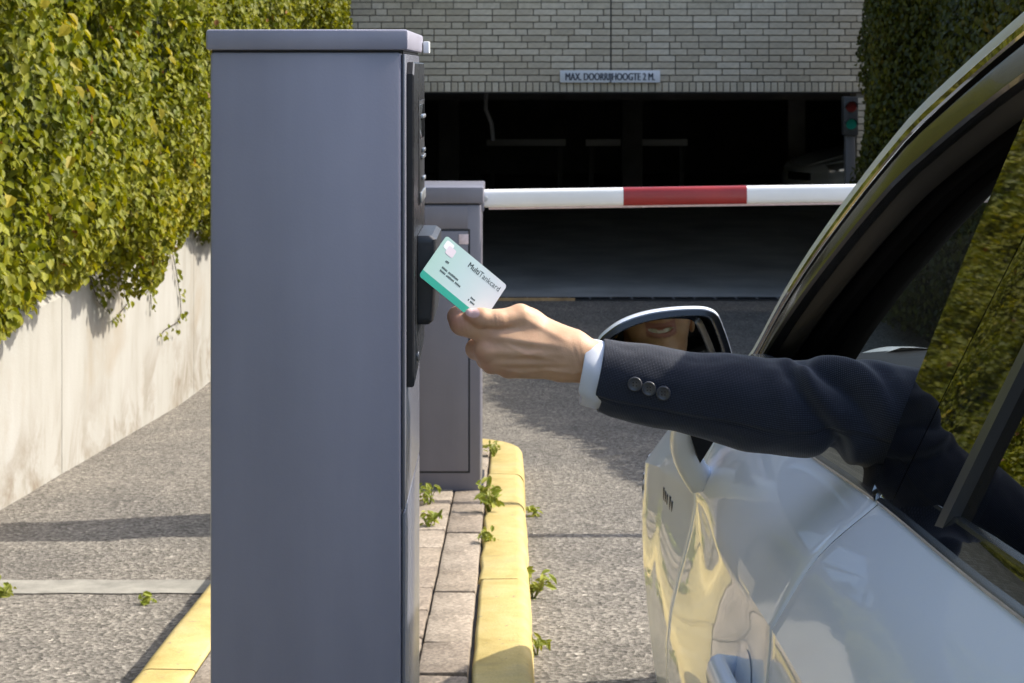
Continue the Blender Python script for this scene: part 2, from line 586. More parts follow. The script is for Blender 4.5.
# rounded head of the island
rad = .20
path = [(inner, 7.304 + .045*i, 1, 0) for i in range(18)]
cx, cy = inner - rad, path[-1][1]
for k in range(1, 8):
    a = math.pi/2 * k/7 * .98
    path.append((cx + rad*math.cos(a), cy + rad*math.sin(a), math.cos(a), math.sin(a)))
kerb_stone(path, prof)
yt = cy + rad
path = [(cx - .006 - .05*i, yt, 0, 1) for i in range(0, 10)]
kerb_stone(path, prof)
prof2 = kerb_profile(1)
cuts2 = [-2.9, -1.6, -.4, .7, 1.8, 3.0, 4.2, 5.35, 6.5, 7.7]
for y0, y1 in zip(cuts2[:-1], cuts2[1:]):
    n = 9; e = .004
    kerb_stone([(IX0 + .15, y0 + e + (y1-y0-2*e)*t/(n-1), -1, 0) for t in range(n)], prof2)
path = []
for k in range(0, 9):
    a = math.pi/2 * k/8
    path.append((IX0 + .15 + .22 - .22*math.cos(a), 7.71 + (yt-7.71)*math.sin(a), -math.cos(a), math.sin(a)))
kerb_stone(path, kerb_profile(1))

# ------------------------------------------------------------------ retaining wall on the left
WX = -2.13
rw = tag(empty('retaining_wall', (WX, 8, zg(8))), 'pale stained concrete retaining wall under the sunlit hedge', 'wall')
def wall_z(y): return .22 + .02*math.sin(y*.7) - .012*(y-7)
yy = [-6, -2.0, 1.2, 4.4, 8.06, 11.4, 14.6, 16.0]
for y0, y1 in zip(yy[:-1], yy[1:]):
    n = 8; rings = []
    for i in range(n+1):
        y = y0 + .004 + (y1-y0-.008)*i/n
        zt = wall_z(y); zb = zg(y) - .2
        if i in (0, n): inset = .004
        else: inset = 0
        rings.append([(-inset, y-8, zb - zg(8)), (-inset, y-8, zt - .02 - zg(8)), (-.02, y-8, zt - zg(8)), (-.30, y-8, zt - zg(8)), (-.30, y-8, zb - zg(8))])
    V, Fc = loft(rings)
    mk('wall_panel', V, Fc, M['wall'], rw, smooth=True, sharp=30)

# ------------------------------------------------------------------ leaves
def leaf_arrays(C, N, size, seed, droop=.35, aspect=.72, curl=.25):
    """C centres, N facing directions: folded six-cornered leaves, two quads each"""
    g = np.random.default_rng(seed)
    n = len(C)
    N = N / (np.linalg.norm(N, axis=1, keepdims=True) + 1e-9)
    up = np.tile(np.array([0, 0, -1.0]), (n, 1)) + g.normal(0, droop, (n, 3))   # tips hang down
    T = up - (up*N).sum(1, keepdims=True)*N
    T /= np.linalg.norm(T, axis=1, keepdims=True) + 1e-9
    B = np.cross(N, T)
    s = size[:, None]
    w = s*aspect*.5
    fold = (curl + g.normal(0, .12, (n, 1)))*w
    base = C - T*s*.5
    tip = C + T*s*.5 - N*s*(.10 + .1*g.random((n, 1)))
    l1 = C - T*s*.22 + B*w*.95 + N*fold
    l2 = C + T*s*.16 + B*w*.85 + N*fold*.8
    r1 = C - T*s*.22 - B*w*.95 + N*fold
    r2 = C + T*s*.16 - B*w*.85 + N*fold*.8
    V = np.stack([base, l1, l2, tip, r2, r1], 1).reshape(-1, 3)
    o = np.arange(n)[:, None]*6
    Q = np.concatenate([o + np.array([[0, 3, 2, 1]]), o + np.array([[0, 5, 4, 3]])])
    return V, Q

def leaf_attr(o, n, hue, val):
    a = np.zeros((n, 6, 3), np.float32)
    a[:, :, 0] = hue[:, None]; a[:, :, 1] = val[:, None]
    vcol(o, 'leaf', a.reshape(-1, 3))

def vnoise(P, f, seed=0):
    """cheap smooth pseudo-noise on arrays"""
    r = np.random.default_rng(seed)
    out = 0
    for k in range(7):
        d = r.normal(0, 1, 3); d /= np.linalg.norm(d)
        out = out + np.sin(P @ (d*f*r.uniform(.6, 1.7)) + r.uniform(0, 6.28)) / 7**.5
    return out

M['hedge_leaf'] = m_leaf('hornbeam_leaf', [(0, (.060, .090, .006)), (.35, (.135, .155, .006)), (.75, (.215, .215, .008)), (.94, (.29, .255, .020)), (1.0, (.20, .09, .02))], .32, .55)
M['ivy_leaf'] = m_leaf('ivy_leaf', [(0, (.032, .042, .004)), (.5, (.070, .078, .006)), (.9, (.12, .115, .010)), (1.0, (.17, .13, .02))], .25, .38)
M['twig'] = m_plain('twig_bark', (.055, .042, .026), .9, var=.3, vscale=30)
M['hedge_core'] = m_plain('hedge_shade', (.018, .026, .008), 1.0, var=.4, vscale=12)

# left hedge: hangs over the retaining wall, clipped but uneven
def hedge_bottom(y):
    return .30 - .030*(y-6.5) + .075*np.sin(y*1.9+.3) + .05*np.sin(y*4.7+1)
def build_left_hedge():
    hd = tag(empty('hedge', (-2.3, 6, zg(6))), 'tall sunlit hornbeam hedge overhanging the pale concrete wall', 'hedge')
    off = np.array(hd.location)
    g = np.random.default_rng(5)
    # leafy shell; denser where it is seen directly
    out = []
    for (ya, yb, n, s0, s1, ztop) in ((5.3, 15.9, 120000, .026, .052, 2.75), (5.3, 15.9, 14000, .06, .10, 4.3), (-5, 5.3, 20000, .06, .10, 4.3)):
        y = g.uniform(ya, yb, n)
        zb = hedge_bottom(y)
        z = zb + (ztop - zb)*g.random(n)
        if ztop > 4 and ya > 5: z = 2.6 + 1.7*g.random(n)
        u = g.random(n)**1.7
        P = np.stack([np.zeros(n), y, z], 1)
        bulge = .085*vnoise(P, 2.6, 1) + .055*vnoise(P, 7.0, 2) + .040*vnoise(P, 17, 3)
        lowr = np.clip((z - zb)/.35, 0, 1)
        xf = -1.84 + bulge - .17*(1-lowr)**2 + .10*np.clip((13-y)/8, 0, 1) + .26*np.clip((y-13)/2, 0, 1)
        x = xf - .26*u
        z = z + .03*vnoise(np.stack([x*0, y, z], 1), 9, 6)
        C = np.stack([x, y, z], 1)
        size = g.uniform(s0, s1, n)*(1 - .15*u)
        N = np.stack([np.ones(n)*.75, np.full(n, -.25), np.full(n, .62)], 1) + g.normal(0, .55, (n, 3))
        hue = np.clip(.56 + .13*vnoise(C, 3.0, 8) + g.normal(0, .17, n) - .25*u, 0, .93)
        hue[g.random(n) < .004] = 1.0
        out.append((C, N, size, hue, np.clip(g.normal(.5, .2, n), 0, 1)))
    C, N, size, hue, val = [np.concatenate(t) for t in zip(*out)]
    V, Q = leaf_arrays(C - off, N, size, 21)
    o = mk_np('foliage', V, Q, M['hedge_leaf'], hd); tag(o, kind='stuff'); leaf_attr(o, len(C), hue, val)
    # the outermost single leaves that show largest
    shp = []
    for k in range(6):
        c0 = np.zeros((1, 3)); n0 = np.array([[1.0, 0, 0]])
        Vl, Ql = leaf_arrays(c0, n0, np.array([.046 + .004*k]), 300+k, droop=.05, curl=.2+.06*k)
        me = bpy.data.meshes.new('leaf'); me.from_pydata(Vl.tolist(), [], Ql.tolist()); me.materials.append(M['hedge_leaf'])
        ca = me.color_attributes.new('leaf', 'FLOAT_COLOR', 'POINT')
        for d in ca.data: d.color = (.45 + .1*k, .35 + .08*k, 0, 1)
        shp.append(me)
    for k in range(260):
        y = 5.8 + 5.2*g.random()**1.3; zb = float(hedge_bottom(y)); z = zb + (1.75-zb)*g.random()
        P = np.array([[0, y, z]])
        b = float(.085*vnoise(P, 2.6, 1)[0] + .05*vnoise(P, 7.0, 2)[0] + .028*vnoise(P, 17, 3)[0])
        lr = min(1, (z-zb)/.35)
        x = -1.84 + b - .17*(1-lr)**2 + .10*min(1, max(0, (13-y)/8)) + .012
        o = bpy.data.objects.new('leaf', shp[k % 6]); link(o, hd)
        o.location = Vector((x, y, z)) - hd.location
        o.rotation_euler = (g.normal(0, .5), -.55 + g.normal(0, .35), -.25 + g.normal(0, .45))
    # solid dark backing added inside the hedge to keep the light out
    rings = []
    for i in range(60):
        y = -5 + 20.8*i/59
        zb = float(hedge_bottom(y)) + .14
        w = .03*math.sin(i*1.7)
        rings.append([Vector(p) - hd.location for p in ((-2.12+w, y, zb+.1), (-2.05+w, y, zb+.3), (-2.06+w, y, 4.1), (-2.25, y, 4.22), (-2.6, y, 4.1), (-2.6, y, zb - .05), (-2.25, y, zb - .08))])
    V, Fc = loft(rings); mk('light_block', V, Fc, M['hedge_core'], hd)
build_left_hedge()

# thin shoots hanging down the wall
def tendril(pts, label, seed, nl=16):
    nl = int(nl*1.7)
    g = np.random.default_rng(seed)
    t = tag(empty('hanging_shoot', pts[0]), label, 'plant', 'shoots hanging on the concrete wall')
    o = Vector(pts[0])
    V, Fc = tube([Vector(p) - o for p in pts], [.003]*(len(pts)-1) + [.0012], 6)
    mk('stem', V, Fc, M['twig'], t, smooth=True)
    seg = len(pts) - 1
    for k in range(nl):
        f = (k + .6*g.random())/nl * seg; i = min(int(f), seg-1); q = Vector(pts[i]).lerp(Vector(pts[i+1]), f - i)
        c = np.array(q - o)[None] + g.normal(0, .022, (1, 3))*np.array([.4, 1, 1]) + np.array([[.02, 0, 0]])
        Vl, Ql = leaf_arrays(c, np.array([[.9, -.3, .5]]) + g.normal(0, .35, (1, 3)), np.array([g.uniform(.026, .046)]), seed*50+k)
        lo = mk('leaf', Vl, Ql, M['hedge_leaf'], t); leaf_attr(lo, 1, np.array([g.uniform(.3, .7)]), np.array([g.uniform(.3, .7)]))
def wallpt(px, py):
    d = (WX + .012) * F / (px - 512)
    return at(px, py, d)
tendril([wallpt(x, y) for x, y in ((88, 268), (92, 284), (97, 300), (108, 312))], 'short leafy shoot hanging on the wall, furthest left', 31, 9)
tendril([wallpt(x, y) for x, y in ((118, 262), (122, 285), (128, 303), (116, 318), (110, 322))], 'leafy shoot hooking back on itself over the concrete wall', 32, 12)
tendril([wallpt(x, y) for x, y in ((152, 250), (154, 268), (150, 290), (152, 310))], 'straight leafy shoot hanging beside the longest one', 33, 12)
tendril([wallpt(x, y) for x, y in ((171, 246), (176, 270), (180, 296), (181, 312), (178, 322), (166, 329), (158, 338))], 'longest leafy shoot trailing down the concrete wall, furthest right', 34, 20)

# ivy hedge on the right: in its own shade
def build_right_hedge():
    hd = tag(empty('ivy_hedge', (3.3, 11, zg(11))), 'dark shaded ivy hedge to the right of the garage opening', 'hedge')
    off = np.array(hd.location); g = np.random.default_rng(9)
    n = 64000
    y = 6.8 + (15.6-6.8)*g.random(n)**.8
    top = 1.62 + .055*(y-8) + .10*vnoise(np.stack([y*0, y, y*0], 1), 2.5, 4)
    zgr = np.array([zg(v) for v in np.linspace(6, 16, 101)]); zl = np.interp(y, np.linspace(6, 16, 101), zgr)
    u = g.random(n)**1.6
    part = g.random(n)
    z = zl + .1 + (top-zl-.1)*g.random(n)**.75
    P = np.stack([y*0, y, z], 1)
    x = 3.13 + .07*vnoise(P, 2.2, 11) + .04*vnoise(P, 6, 12) + .28*u
    sel = part < .25                                  # the crown on top
    x[sel] = 3.16 + .55*g.random(sel.sum()); z[sel] = top[sel] + .04*g.normal(0, 1, sel.sum()) + .10*g.random(sel.sum())
    # end of the hedge facing the camera, next to the opening
    C = np.stack([x, y, z], 1)
    N = np.stack([np.full(n, -.8), np.full(n, -.35), np.full(n, .45)], 1) + g.normal(0, .4, (n, 3))
    N[sel] = np.array([0, -.2, 1]) + g.normal(0, .4, (sel.sum(), 3))
    size = g.uniform(.035, .065, n)
    V, Q = leaf_arrays(C - off, N, size, 41)
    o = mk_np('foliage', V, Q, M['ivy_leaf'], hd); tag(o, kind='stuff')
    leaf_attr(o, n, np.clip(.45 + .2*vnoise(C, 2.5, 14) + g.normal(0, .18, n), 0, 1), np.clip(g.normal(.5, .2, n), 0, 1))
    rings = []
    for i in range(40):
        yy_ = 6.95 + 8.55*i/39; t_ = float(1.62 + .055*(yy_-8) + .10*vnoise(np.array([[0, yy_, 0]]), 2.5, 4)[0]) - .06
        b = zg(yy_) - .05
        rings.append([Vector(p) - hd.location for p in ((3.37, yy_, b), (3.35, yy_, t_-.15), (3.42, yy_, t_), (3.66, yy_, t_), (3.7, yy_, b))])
    V, Fc = loft(rings); mk('light_block', V, Fc, M['hedge_core'], hd)  # dark backing added behind the ivy leaves, blocks the light
build_right_hedge()

# ------------------------------------------------------------------ garage building
BY = 16.0
GF = -.95; SOF = GF + 1.99
bld = tag(empty('garage_building', (.9, BY, GF)), 'grey brick building above the dark parking garage opening', 'building')
bo = bld.location
def bbox(name, x0, x1, y0, y1, z0, z1, m, bev=0): 
    return box(name, x0-bo.x, x1-bo.x, y0-bo.y, y1-bo.y, z0-bo.z, z1-bo.z, m, bld, bev)
bbox('lintel_wall', -5, 7.5, BY, BY+.3, SOF, 4.2, M['mortar'])
bbox('side_wall', -5, -1.75, BY+.002, BY+.28, GF-.3, SOF-.002, M['mortar'])
bbox('side_wall', 3.24, 7.5, BY+.002, BY+.28, GF-.3, SOF-.002, M['mortar'])
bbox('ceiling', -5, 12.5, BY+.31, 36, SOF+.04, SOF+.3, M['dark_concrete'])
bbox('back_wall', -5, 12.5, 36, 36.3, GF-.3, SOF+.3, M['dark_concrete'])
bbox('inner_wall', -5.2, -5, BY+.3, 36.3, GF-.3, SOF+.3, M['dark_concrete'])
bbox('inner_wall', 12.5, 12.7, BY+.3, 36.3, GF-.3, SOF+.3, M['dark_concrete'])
for (x, y) in ((-1.0, 27), (1.9, 27), (5.25, 31.5), (8.6, 26)):
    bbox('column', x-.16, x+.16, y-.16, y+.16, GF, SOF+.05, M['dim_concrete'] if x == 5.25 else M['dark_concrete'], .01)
for (x0, x1) in ((-.45, .95), (1.3, 3.1)):
    bbox('guard_rail', x0, x1, 30.0, 30.08, GF+.86, GF+.98, M['rail_white'], .01)
    for xx in (x0+.1, x1-.1):
        bbox('rail_post', xx-.04, xx+.04, 30.02, 30.06, GF, GF+.87, M['dark_concrete'])
bbox('ceiling_beam', -5, 12.5, 21.0, 21.3, SOF-.16, SOF+.045, M['dark_concrete'])
bbox('ceiling_beam', -5, 12.5, 27.6, 27.9, SOF-.16, SOF+.045, M['dark_concrete'])
V, Fc = tube([(-.30-bo.x, 20.0-bo.y, SOF+.03-bo.z), (-.31-bo.x, 20.0-bo.y, SOF-.25-bo.z), (-.24-bo.x, 20-bo.y, SOF-.42-bo.z), (-.22-bo.x, 20-bo.y, SOF-.62-bo.z)], .025, 8)
mk('downpipe', V, Fc, M['dim_concrete'], bld, smooth=True)
# garage floor
tag(mk('garage_floor', [(-5, BY+.42, GF+.004), (12.5, BY+.42, GF+.004), (12.5, 36, GF+.004), (-5, 36, GF+.004)], [(0, 1, 2, 3)], M['garage_floor']), kind='structure')

# brickwork: irregular bond, a soldier course at the bottom
H_C, JT = .0625, .010
brick_me = {}
def brick_mesh(L, Hh, k, D=.05):
    key = (round(L, 3), Hh, k)
    if key not in brick_me:
        bm = bmesh.new(); add_box(bm, -L/2, L/2, 0, D, 0, Hh, .003, 1)
        for v in bm.verts:
            v.co.y += .0025*noise.noise(v.co*40 + Vector((k*3.1, L*9, 0)))
        me = bpy.data.meshes.new('brick'); bmesh.ops.recalc_face_normals(bm, faces=bm.faces); bm.to_mesh(me); bm.free()
        me.materials.append(M['bricks'][k])
        brick_me[key] = me
    return brick_me[key]
rows = []
EJ = .93                                          # expansion joint
def place_brick(xc, z, L, Hh, name='brick'):
    o = bpy.data.objects.new(name, brick_mesh(L, Hh, rng.choice((0, 0, 1, 1, 2, 3))))
    link(o, bld)
    o.location = (xc - bo.x, -.012 + rng.uniform(-.0025, .0025), z - bo.z)
    o.rotation_euler = (0, 0, rng.uniform(-.006, .006))
xx = -1.72
while xx < 3.36:
    place_brick(xx + .0265, SOF + .004, .053, .088, 'soldier_brick'); xx += .0640
rest_V, rest_F, rest_m = [], [], []
cnt = 0
z0 = SOF + .102
for r in range(44):
    z = z0 + r*H_C
    spans = ((-1.72, EJ-.007), (EJ+.007, 3.36)) if r < 11 else ((-5, EJ-.007), (EJ+.007, 7.5))
    for a, b in spans:
        x = a; 
        if r < 11: x = a
        first = True
        while x < b - .03:
            L = rng.choice((.21, .21, .21, .21, .155, .10))
            if first: L = rng.choice((.21, .155, .10)); first = False
            if x + L > b - .06: L = b - x
            if r < 11:
                place_brick(x + L/2, z, round(L, 3), H_C - JT); cnt += 1
            else:
                i = len(rest_V)
                yv = -.012 + rng.uniform(-.0025, .0025)
                rest_V += [(x-bo.x, yv, z-bo.z), (x+L-bo.x, yv, z-bo.z), (x+L-bo.x, yv, z+H_C-JT-bo.z), (x-bo.x, yv, z+H_C-JT-bo.z)]
                rest_V += [(p[0], .01, p[2]) for p in rest_V[-4:]]
                rest_F += [(i, i+1, i+2, i+3), (i, i+4, i+5, i+1), (i+1, i+5, i+6, i+2), (i+2, i+6, i+7, i+3), (i+3, i+7, i+4, i)]
                rest_m += [rng.randrange(4)]*5
            x += L + JT
tag(mk('brickwork', rest_V, rest_F, M['bricks'], bld, midx=rest_m), kind='stuff')
# brick pier right of the opening
r = 0
while GF + .01 + r*H_C < SOF - .05:
    z = GF + .01 + r*H_C
    for x, L in (((3.245, .155), (3.41, .21)) if r % 2 else ((3.245, .21), (3.465, .155))):
        place_brick(x + L/2, z, L, H_C-JT, 'pier_brick')
    r += 1
bbox('expansion_joint', EJ-.004, EJ+.004, BY-.004, BY+.002, SOF, SOF+2.8, M['black_void'])
# steel angle under the soldier course
bbox('lintel_angle', -1.75, 3.36, BY-.016, BY+.05, SOF-.008, SOF-.001, M['black_void'])

# drain across the entrance
dr = tag(empty('drain_channel', (.7, BY+.3, GF)), 'long drain channel with a painted sliver of sun across the garage entrance', 'drain')
box('grate', -2.4, 2.5, -.08, .10, -.05, .012, M['black_void'], dr, .003)
box('edge_rail', -1.05, -.10, -.105, -.082, -.03, .028, M['sun_sliver'], dr, .003)  # this tan length stands in for sun falling on the threshold
box('edge_rail', -.095, 2.5, -.105, -.082, -.03, .016, M['black_void'], dr, .003)
for i in range(24):
    box('bar', -2.36 + .2*i, -2.345 + .2*i, -.075, .095, .010, .016, M['dim_concrete'], dr)

# clearance sign
M['sign_white'] = m_plain('white_enamel', (.62, .65, .69), .45, var=.05, vscale=5)
M['sign_ink'] = m_plain('dark_lettering', (.035, .045, .07), .5)
sg = tag(empty('clearance_sign', at(610, 76.5, BY-.03)), 'white sign with dark capital lettering on the brick wall', 'sign')
box('board', -.47, .47, -.008, .008, -.057, .057, M['sign_white'], sg, .002)
sgt = text_mesh('lettering', 'MAX. DOORRIJHOOGTE 2 M.', .098, M['sign_ink'], sg, Matrix.Translation((0, -.0105, -.035)) @ Matrix.Rotation(R(90), 4, 'X'), sx=.66, align='CENTER')
embolden(sgt, Vector((1, 0, 0)), .0034, Vector((0, -1, 0)), .0004)

# traffic light on its post
M['tl_body'] = m_plain('grey_plastic', (.05, .052, .055), .5)
M['tl_post'] = m_plain('grey_post', (.10, .10, .105), .5)
def emit_mat(name, col, e):
    m, n, l, b = new_mat(name)
    b.inputs['Base Color'].default_value = (*col, 1); b.inputs['Roughness'].default_value = .25
    b.inputs['Emission Color'].default_value = (*col, 1); b.inputs['Emission Strength'].default_value = e
    return m
M['lamp_green'] = emit_mat('green_lens', (.008, .16, .12), .035)
M['lamp_red'] = m_plain('red_lens', (.16, .014, .010), .3)
tp = at(850, 116, BY-.22)
tl = tag(empty('traffic_light', (tp.x, tp.y, GF)), 'small traffic light with red and green lamps beside the garage opening', 'traffic light')
hz = tp.z - GF
box('housing', -.068, .068, -.05, .07, hz-.18, hz+.18, M['tl_body'], tl, .012)
box('post', -.045, .045, -.02, .06, 0, hz-.175, M['tl_post'], tl, .006)
for dz, mm in ((.085, 'lamp_red'), (-.075, 'lamp_green')):
    cyl('lens', (0, -.05, hz+dz), (0, -1, 0), .05, .014, M[mm], tl, 20, .005)
    vis = []
    for s in range(13):
        a = math.pi*s/12
        vis.append([(.058*math.cos(a), -.048, hz+dz+.058*math.sin(a)), (.060*math.cos(a), -.115+.03*(1-math.sin(a)), hz+dz+.060*math.sin(a)-.004), (.057*math.cos(a), -.115+.03*(1-math.sin(a)), hz+dz+.057*math.sin(a)-.004), (.055*math.cos(a), -.048, hz+dz+.055*math.sin(a))])
    V, Fc = loft(vis); mk('visor', V, Fc, M['tl_body'], tl, smooth=True, sharp=40)
# ------------------------------------------------------------------ barrier and payment terminal
def m_paint(name, col, rough=.38, streak=.10):
    m, n, l, b = new_mat(name)
    v = coords(n, l)
    vs = coords(n, l, 'Object', (1, 1, .12))
    f1 = ntex(n, l, 9, 4, .6, vs)
    f2 = ntex(n, l, 3, 5, .6, v)
    c = mix(n, l, .9, ramp(n, l, f1, [(.3, tuple(x*(1-streak) for x in col)), (.7, tuple(x*(1+streak) for x in col))]),
            ramp(n, l, f2, [(.3, (.92, .92, .93)), (.7, (1.07, 1.06, 1.05))]), 'MULTIPLY')
    spot = ntex(n, l, 55, 5, .8, v, 1.2)
    c = mix(n, l, ramp(n, l, spot, [(.73, (0, 0, 0)), (.78, (.35, .35, .35))]), c, (.22, .21, .21))
    l.new(c, b.inputs['Base Color'])
    rr = n.new('ShaderNodeMapRange'); rr.inputs['To Min'].default_value = rough-.06; rr.inputs['To Max'].default_value = rough+.10
    l.new(f2, rr.inputs[0]); l.new(rr.outputs[0], b.inputs['Roughness'])
    bump(n, l, b, ntex(n, l, 420, 2, .5, v), .12, .0006)
    return m
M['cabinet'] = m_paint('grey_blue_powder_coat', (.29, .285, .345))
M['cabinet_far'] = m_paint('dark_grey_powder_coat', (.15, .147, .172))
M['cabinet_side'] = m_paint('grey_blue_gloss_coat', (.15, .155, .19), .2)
M['black_plate'] = m_plain('black_anodised_plate', (.022, .023, .026), .28, var=.15, vscale=30)
M['black_edge'] = m_plain('black_rubber_edge', (.006, .006, .008), .5)
M['reader'] = m_plain('dark_grey_plastic', (.030, .032, .037), .42, var=.1, vscale=20, bmp=.15, bscale=500, bdist=.0005)
M['display'] = m_plain('display_glass', (.055, .06, .065), .08, coat=.6)
M['white_plastic'] = m_plain('white_plastic', (.72, .74, .74), .4, var=.06)
M['seam'] = m_plain('dark_seam', (.018, .019, .024), .7)
M['boom_white'] = m_plain('white_boom_paint', (.80, .80, .79), .35, var=.05, vscale=4)
M['boom_red'] = m_plain('red_reflective_film', (.30, .02, .018), .35, var=.15, vscale=6)
M['sticker'] = m_plain('pale_sticker', (.66, .55, .58), .5, var=.12, vscale=60)

def island_z(y): return zg(y) + KH

# payment terminal
TY0, TY1 = 1.685, 1.95
TX0, TX1 = -.2995, -.1060
tb = island_z(1.82)
term = tag(empty('payment_terminal', ((TX0+TX1)/2, (TY0+TY1)/2, tb)), 'tall grey-blue payment terminal with black card reader plate', 'terminal')
to = term.location
def tbx(name, x0, x1, y0, y1, z0, z1, m, bev=.002, parent=None):
    return box(name, x0-to.x, x1-to.x, y0-to.y, y1-to.y, z0-to.z, z1-to.z, m, parent or term, bev)
ttop = at(0, 29.5, TY0).z
tbx('housing', TX0, TX1-.0035, TY0, TY1, tb+.012, ttop-.022, M['cabinet'], .004)
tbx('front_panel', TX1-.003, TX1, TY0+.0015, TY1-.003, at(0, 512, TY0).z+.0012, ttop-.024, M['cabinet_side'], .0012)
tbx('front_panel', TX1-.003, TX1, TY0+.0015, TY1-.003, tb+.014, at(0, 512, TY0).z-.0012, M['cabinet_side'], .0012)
lid = tbx('lid', TX0-.0035, TX1+.0035, TY0-.005, TY1+.006, ttop-.0205, ttop, M['cabinet'], .003)
tbx('lid_gap', TX0+.002, TX1-.002, TY0+.002, TY1-.002, ttop-.0235, ttop-.0195, M['seam'], 0, lid)
tbx('base_plate', TX0-.02, TX1+.02, TY0-.02, TY1+.02, tb-.006, tb+.014, M['steel'], .002)
# white sensor box at the far corner of the lid
sb = tbx('sensor_box', TX1+.0045, TX1+.0115, TY1-.010, TY1+.012, ttop-.021, ttop-.0075, M['white_plastic'], .0012)
# black plate with a pointed foot, standing proud of the front
PX = TX1 + .0075
PY0, PY1 = 1.708, 1.915
zt, zm, zb = at(0, 62, 1.71).z, at(0, 352, 1.8).z, at(0, 387, 1.71).z
out = [(PY0, zb), (PY0+.010, zb+.0), (PY1, zm-.004), (PY1, zt-.006), (PY1-.012, zt), (PY0+.012, zt), (PY0, zt-.012)]
V = [(TX1+.0005-to.x, y-to.y, z-to.z) for y, z in out] + [(PX-.0015-to.x, y-to.y, z-to.z) for y, z in out] + [(PX-to.x, y-to.y+(.0015 if y < 1.8 else -.0015), z-to.z+(.0015 if z < zm else -.0015)) for y, z in out]
n = len(out)
Fc = [(i, (i+1) % n, n+(i+1) % n, n+i) for i in range(n)] + [(n+i, n+(i+1) % n, 2*n+(i+1) % n, 2*n+i) for i in range(n)] + [tuple(range(2*n, 3*n))]
pl = mk('reader_plate', V, Fc, [M['black_edge'], M['black_plate']], term, midx=[0]*n + [1]*n + [1])
px = PX
dsp = tbx('display', px, px+.0012, 1.80, 1.885, at(0, 138, 1.84).z, at(0, 104, 1.84).z, M['display'], .0004, pl)
tbx('display_bezel', px, px+.0008, 1.793, 1.892, at(0, 202, 1.84).z, at(0, 100, 1.84).z, M['black_edge'], .0003, pl)
for i, py in enumerate((116, 150, 156, 178)):
    z = at(0, py, 1.84).z
    tbx('button', px+.0008, px+.004, 1.815+.02*(i % 2), 1.865, z-.002, z+.002, M['steel'], .0008, pl)
tbx('card_slot', px+.0008, px+.003, 1.80, 1.885, at(0, 200, 1.84).z, at(0, 190, 1.84).z, M['steel'], .0006, pl)
cyl('key_lock', (px-to.x, 1.765-to.y, at(0, 356, 1.765).z-to.z), (1, 0, 0), .005, .002, M['steel'], pl, 14, .0006)
# contactless reader block: rounded, tapering towards its foot
rz0, rz1 = at(0, 325, 1.765).z, at(0, 236, 1.765).z
rings = []
for i in range(25):
    t = i/24; z = rz0 + (rz1-rz0)*t
    e = min(t, 1-t)
    k = 1 - .25*max(0, 1-e/.04)**2
    prot = (.0165 + .0035*math.sin(min(1, t*1.5)*math.pi/2)) * k
    y0, y1 = 1.766, 1.89
    inset = .0 if e > .04 else .002*(1-e/.04)
    rr = .005
    ring = [(px+.0005, y0+inset), (px+prot-rr, y0+inset)]
    for q in range(1, 5):
        a = math.pi/2*q/4; ring.append((px+prot-rr+rr*math.sin(a), y0+inset+rr-rr*math.cos(a)))
    for q in range(0, 5):
        a = math.pi/2*q/4; ring.append((px+prot-rr+rr*math.cos(a), y1-inset-rr+rr*math.sin(a)))
    ring.append((px+.0005, y1-inset))
    rings.append([(x-to.x, y-to.y, z-to.z) for x, y in ring])
V, Fc = loft(rings)
mk('card_reader', V, Fc, M['reader'], term, smooth=True, sharp=35)

# barrier cabinet
CY0, CY1, CX0, CX1 = 6.86, 7.21, -.56, -.125
cbz = island_z(6.95)
cab = tag(empty('barrier_cabinet', ((CX0+CX1)/2, (CY0+CY1)/2, cbz)), 'grey-blue barrier cabinet standing on the island behind the terminal', 'barrier')
co = cab.location
def cbx(name, x0, x1, y0, y1, z0, z1, m, bev=.004, parent=None):
    return box(name, x0-co.x, x1-co.x, y0-co.y, y1-co.y, z0-co.z, z1-co.z, m, parent or cab, bev)
ct = at(0, 187, CY0).z
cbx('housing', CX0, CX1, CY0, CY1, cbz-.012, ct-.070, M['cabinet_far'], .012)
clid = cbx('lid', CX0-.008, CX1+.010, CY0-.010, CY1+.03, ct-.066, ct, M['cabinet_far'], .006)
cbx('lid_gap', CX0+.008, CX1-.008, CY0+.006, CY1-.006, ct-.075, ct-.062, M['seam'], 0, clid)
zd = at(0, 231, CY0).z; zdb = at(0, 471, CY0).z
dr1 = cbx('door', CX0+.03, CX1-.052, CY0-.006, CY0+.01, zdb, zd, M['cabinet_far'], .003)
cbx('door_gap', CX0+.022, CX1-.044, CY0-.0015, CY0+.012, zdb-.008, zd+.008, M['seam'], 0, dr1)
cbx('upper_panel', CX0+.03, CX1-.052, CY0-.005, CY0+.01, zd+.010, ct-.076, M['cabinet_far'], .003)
cbx('sticker', at(459, 0, CY0).x, at(468.5, 0, CY0).x, CY0-.0085, CY0-.006, at(0, 244, CY0).z, at(0, 234, CY0).z, M['sticker'], .0005)
cyl('door_lock', (CX0+.07-co.x, CY0-.006-co.y, zd-.3-co.z), (0, -1, 0), .012, .004, M['steel'], dr1, 16, .001)
cbx('plinth', CX0-.012, CX1+.008, CY0-.012, CY1+.012, cbz-.02, cbz+.006, M['seam'], .002)

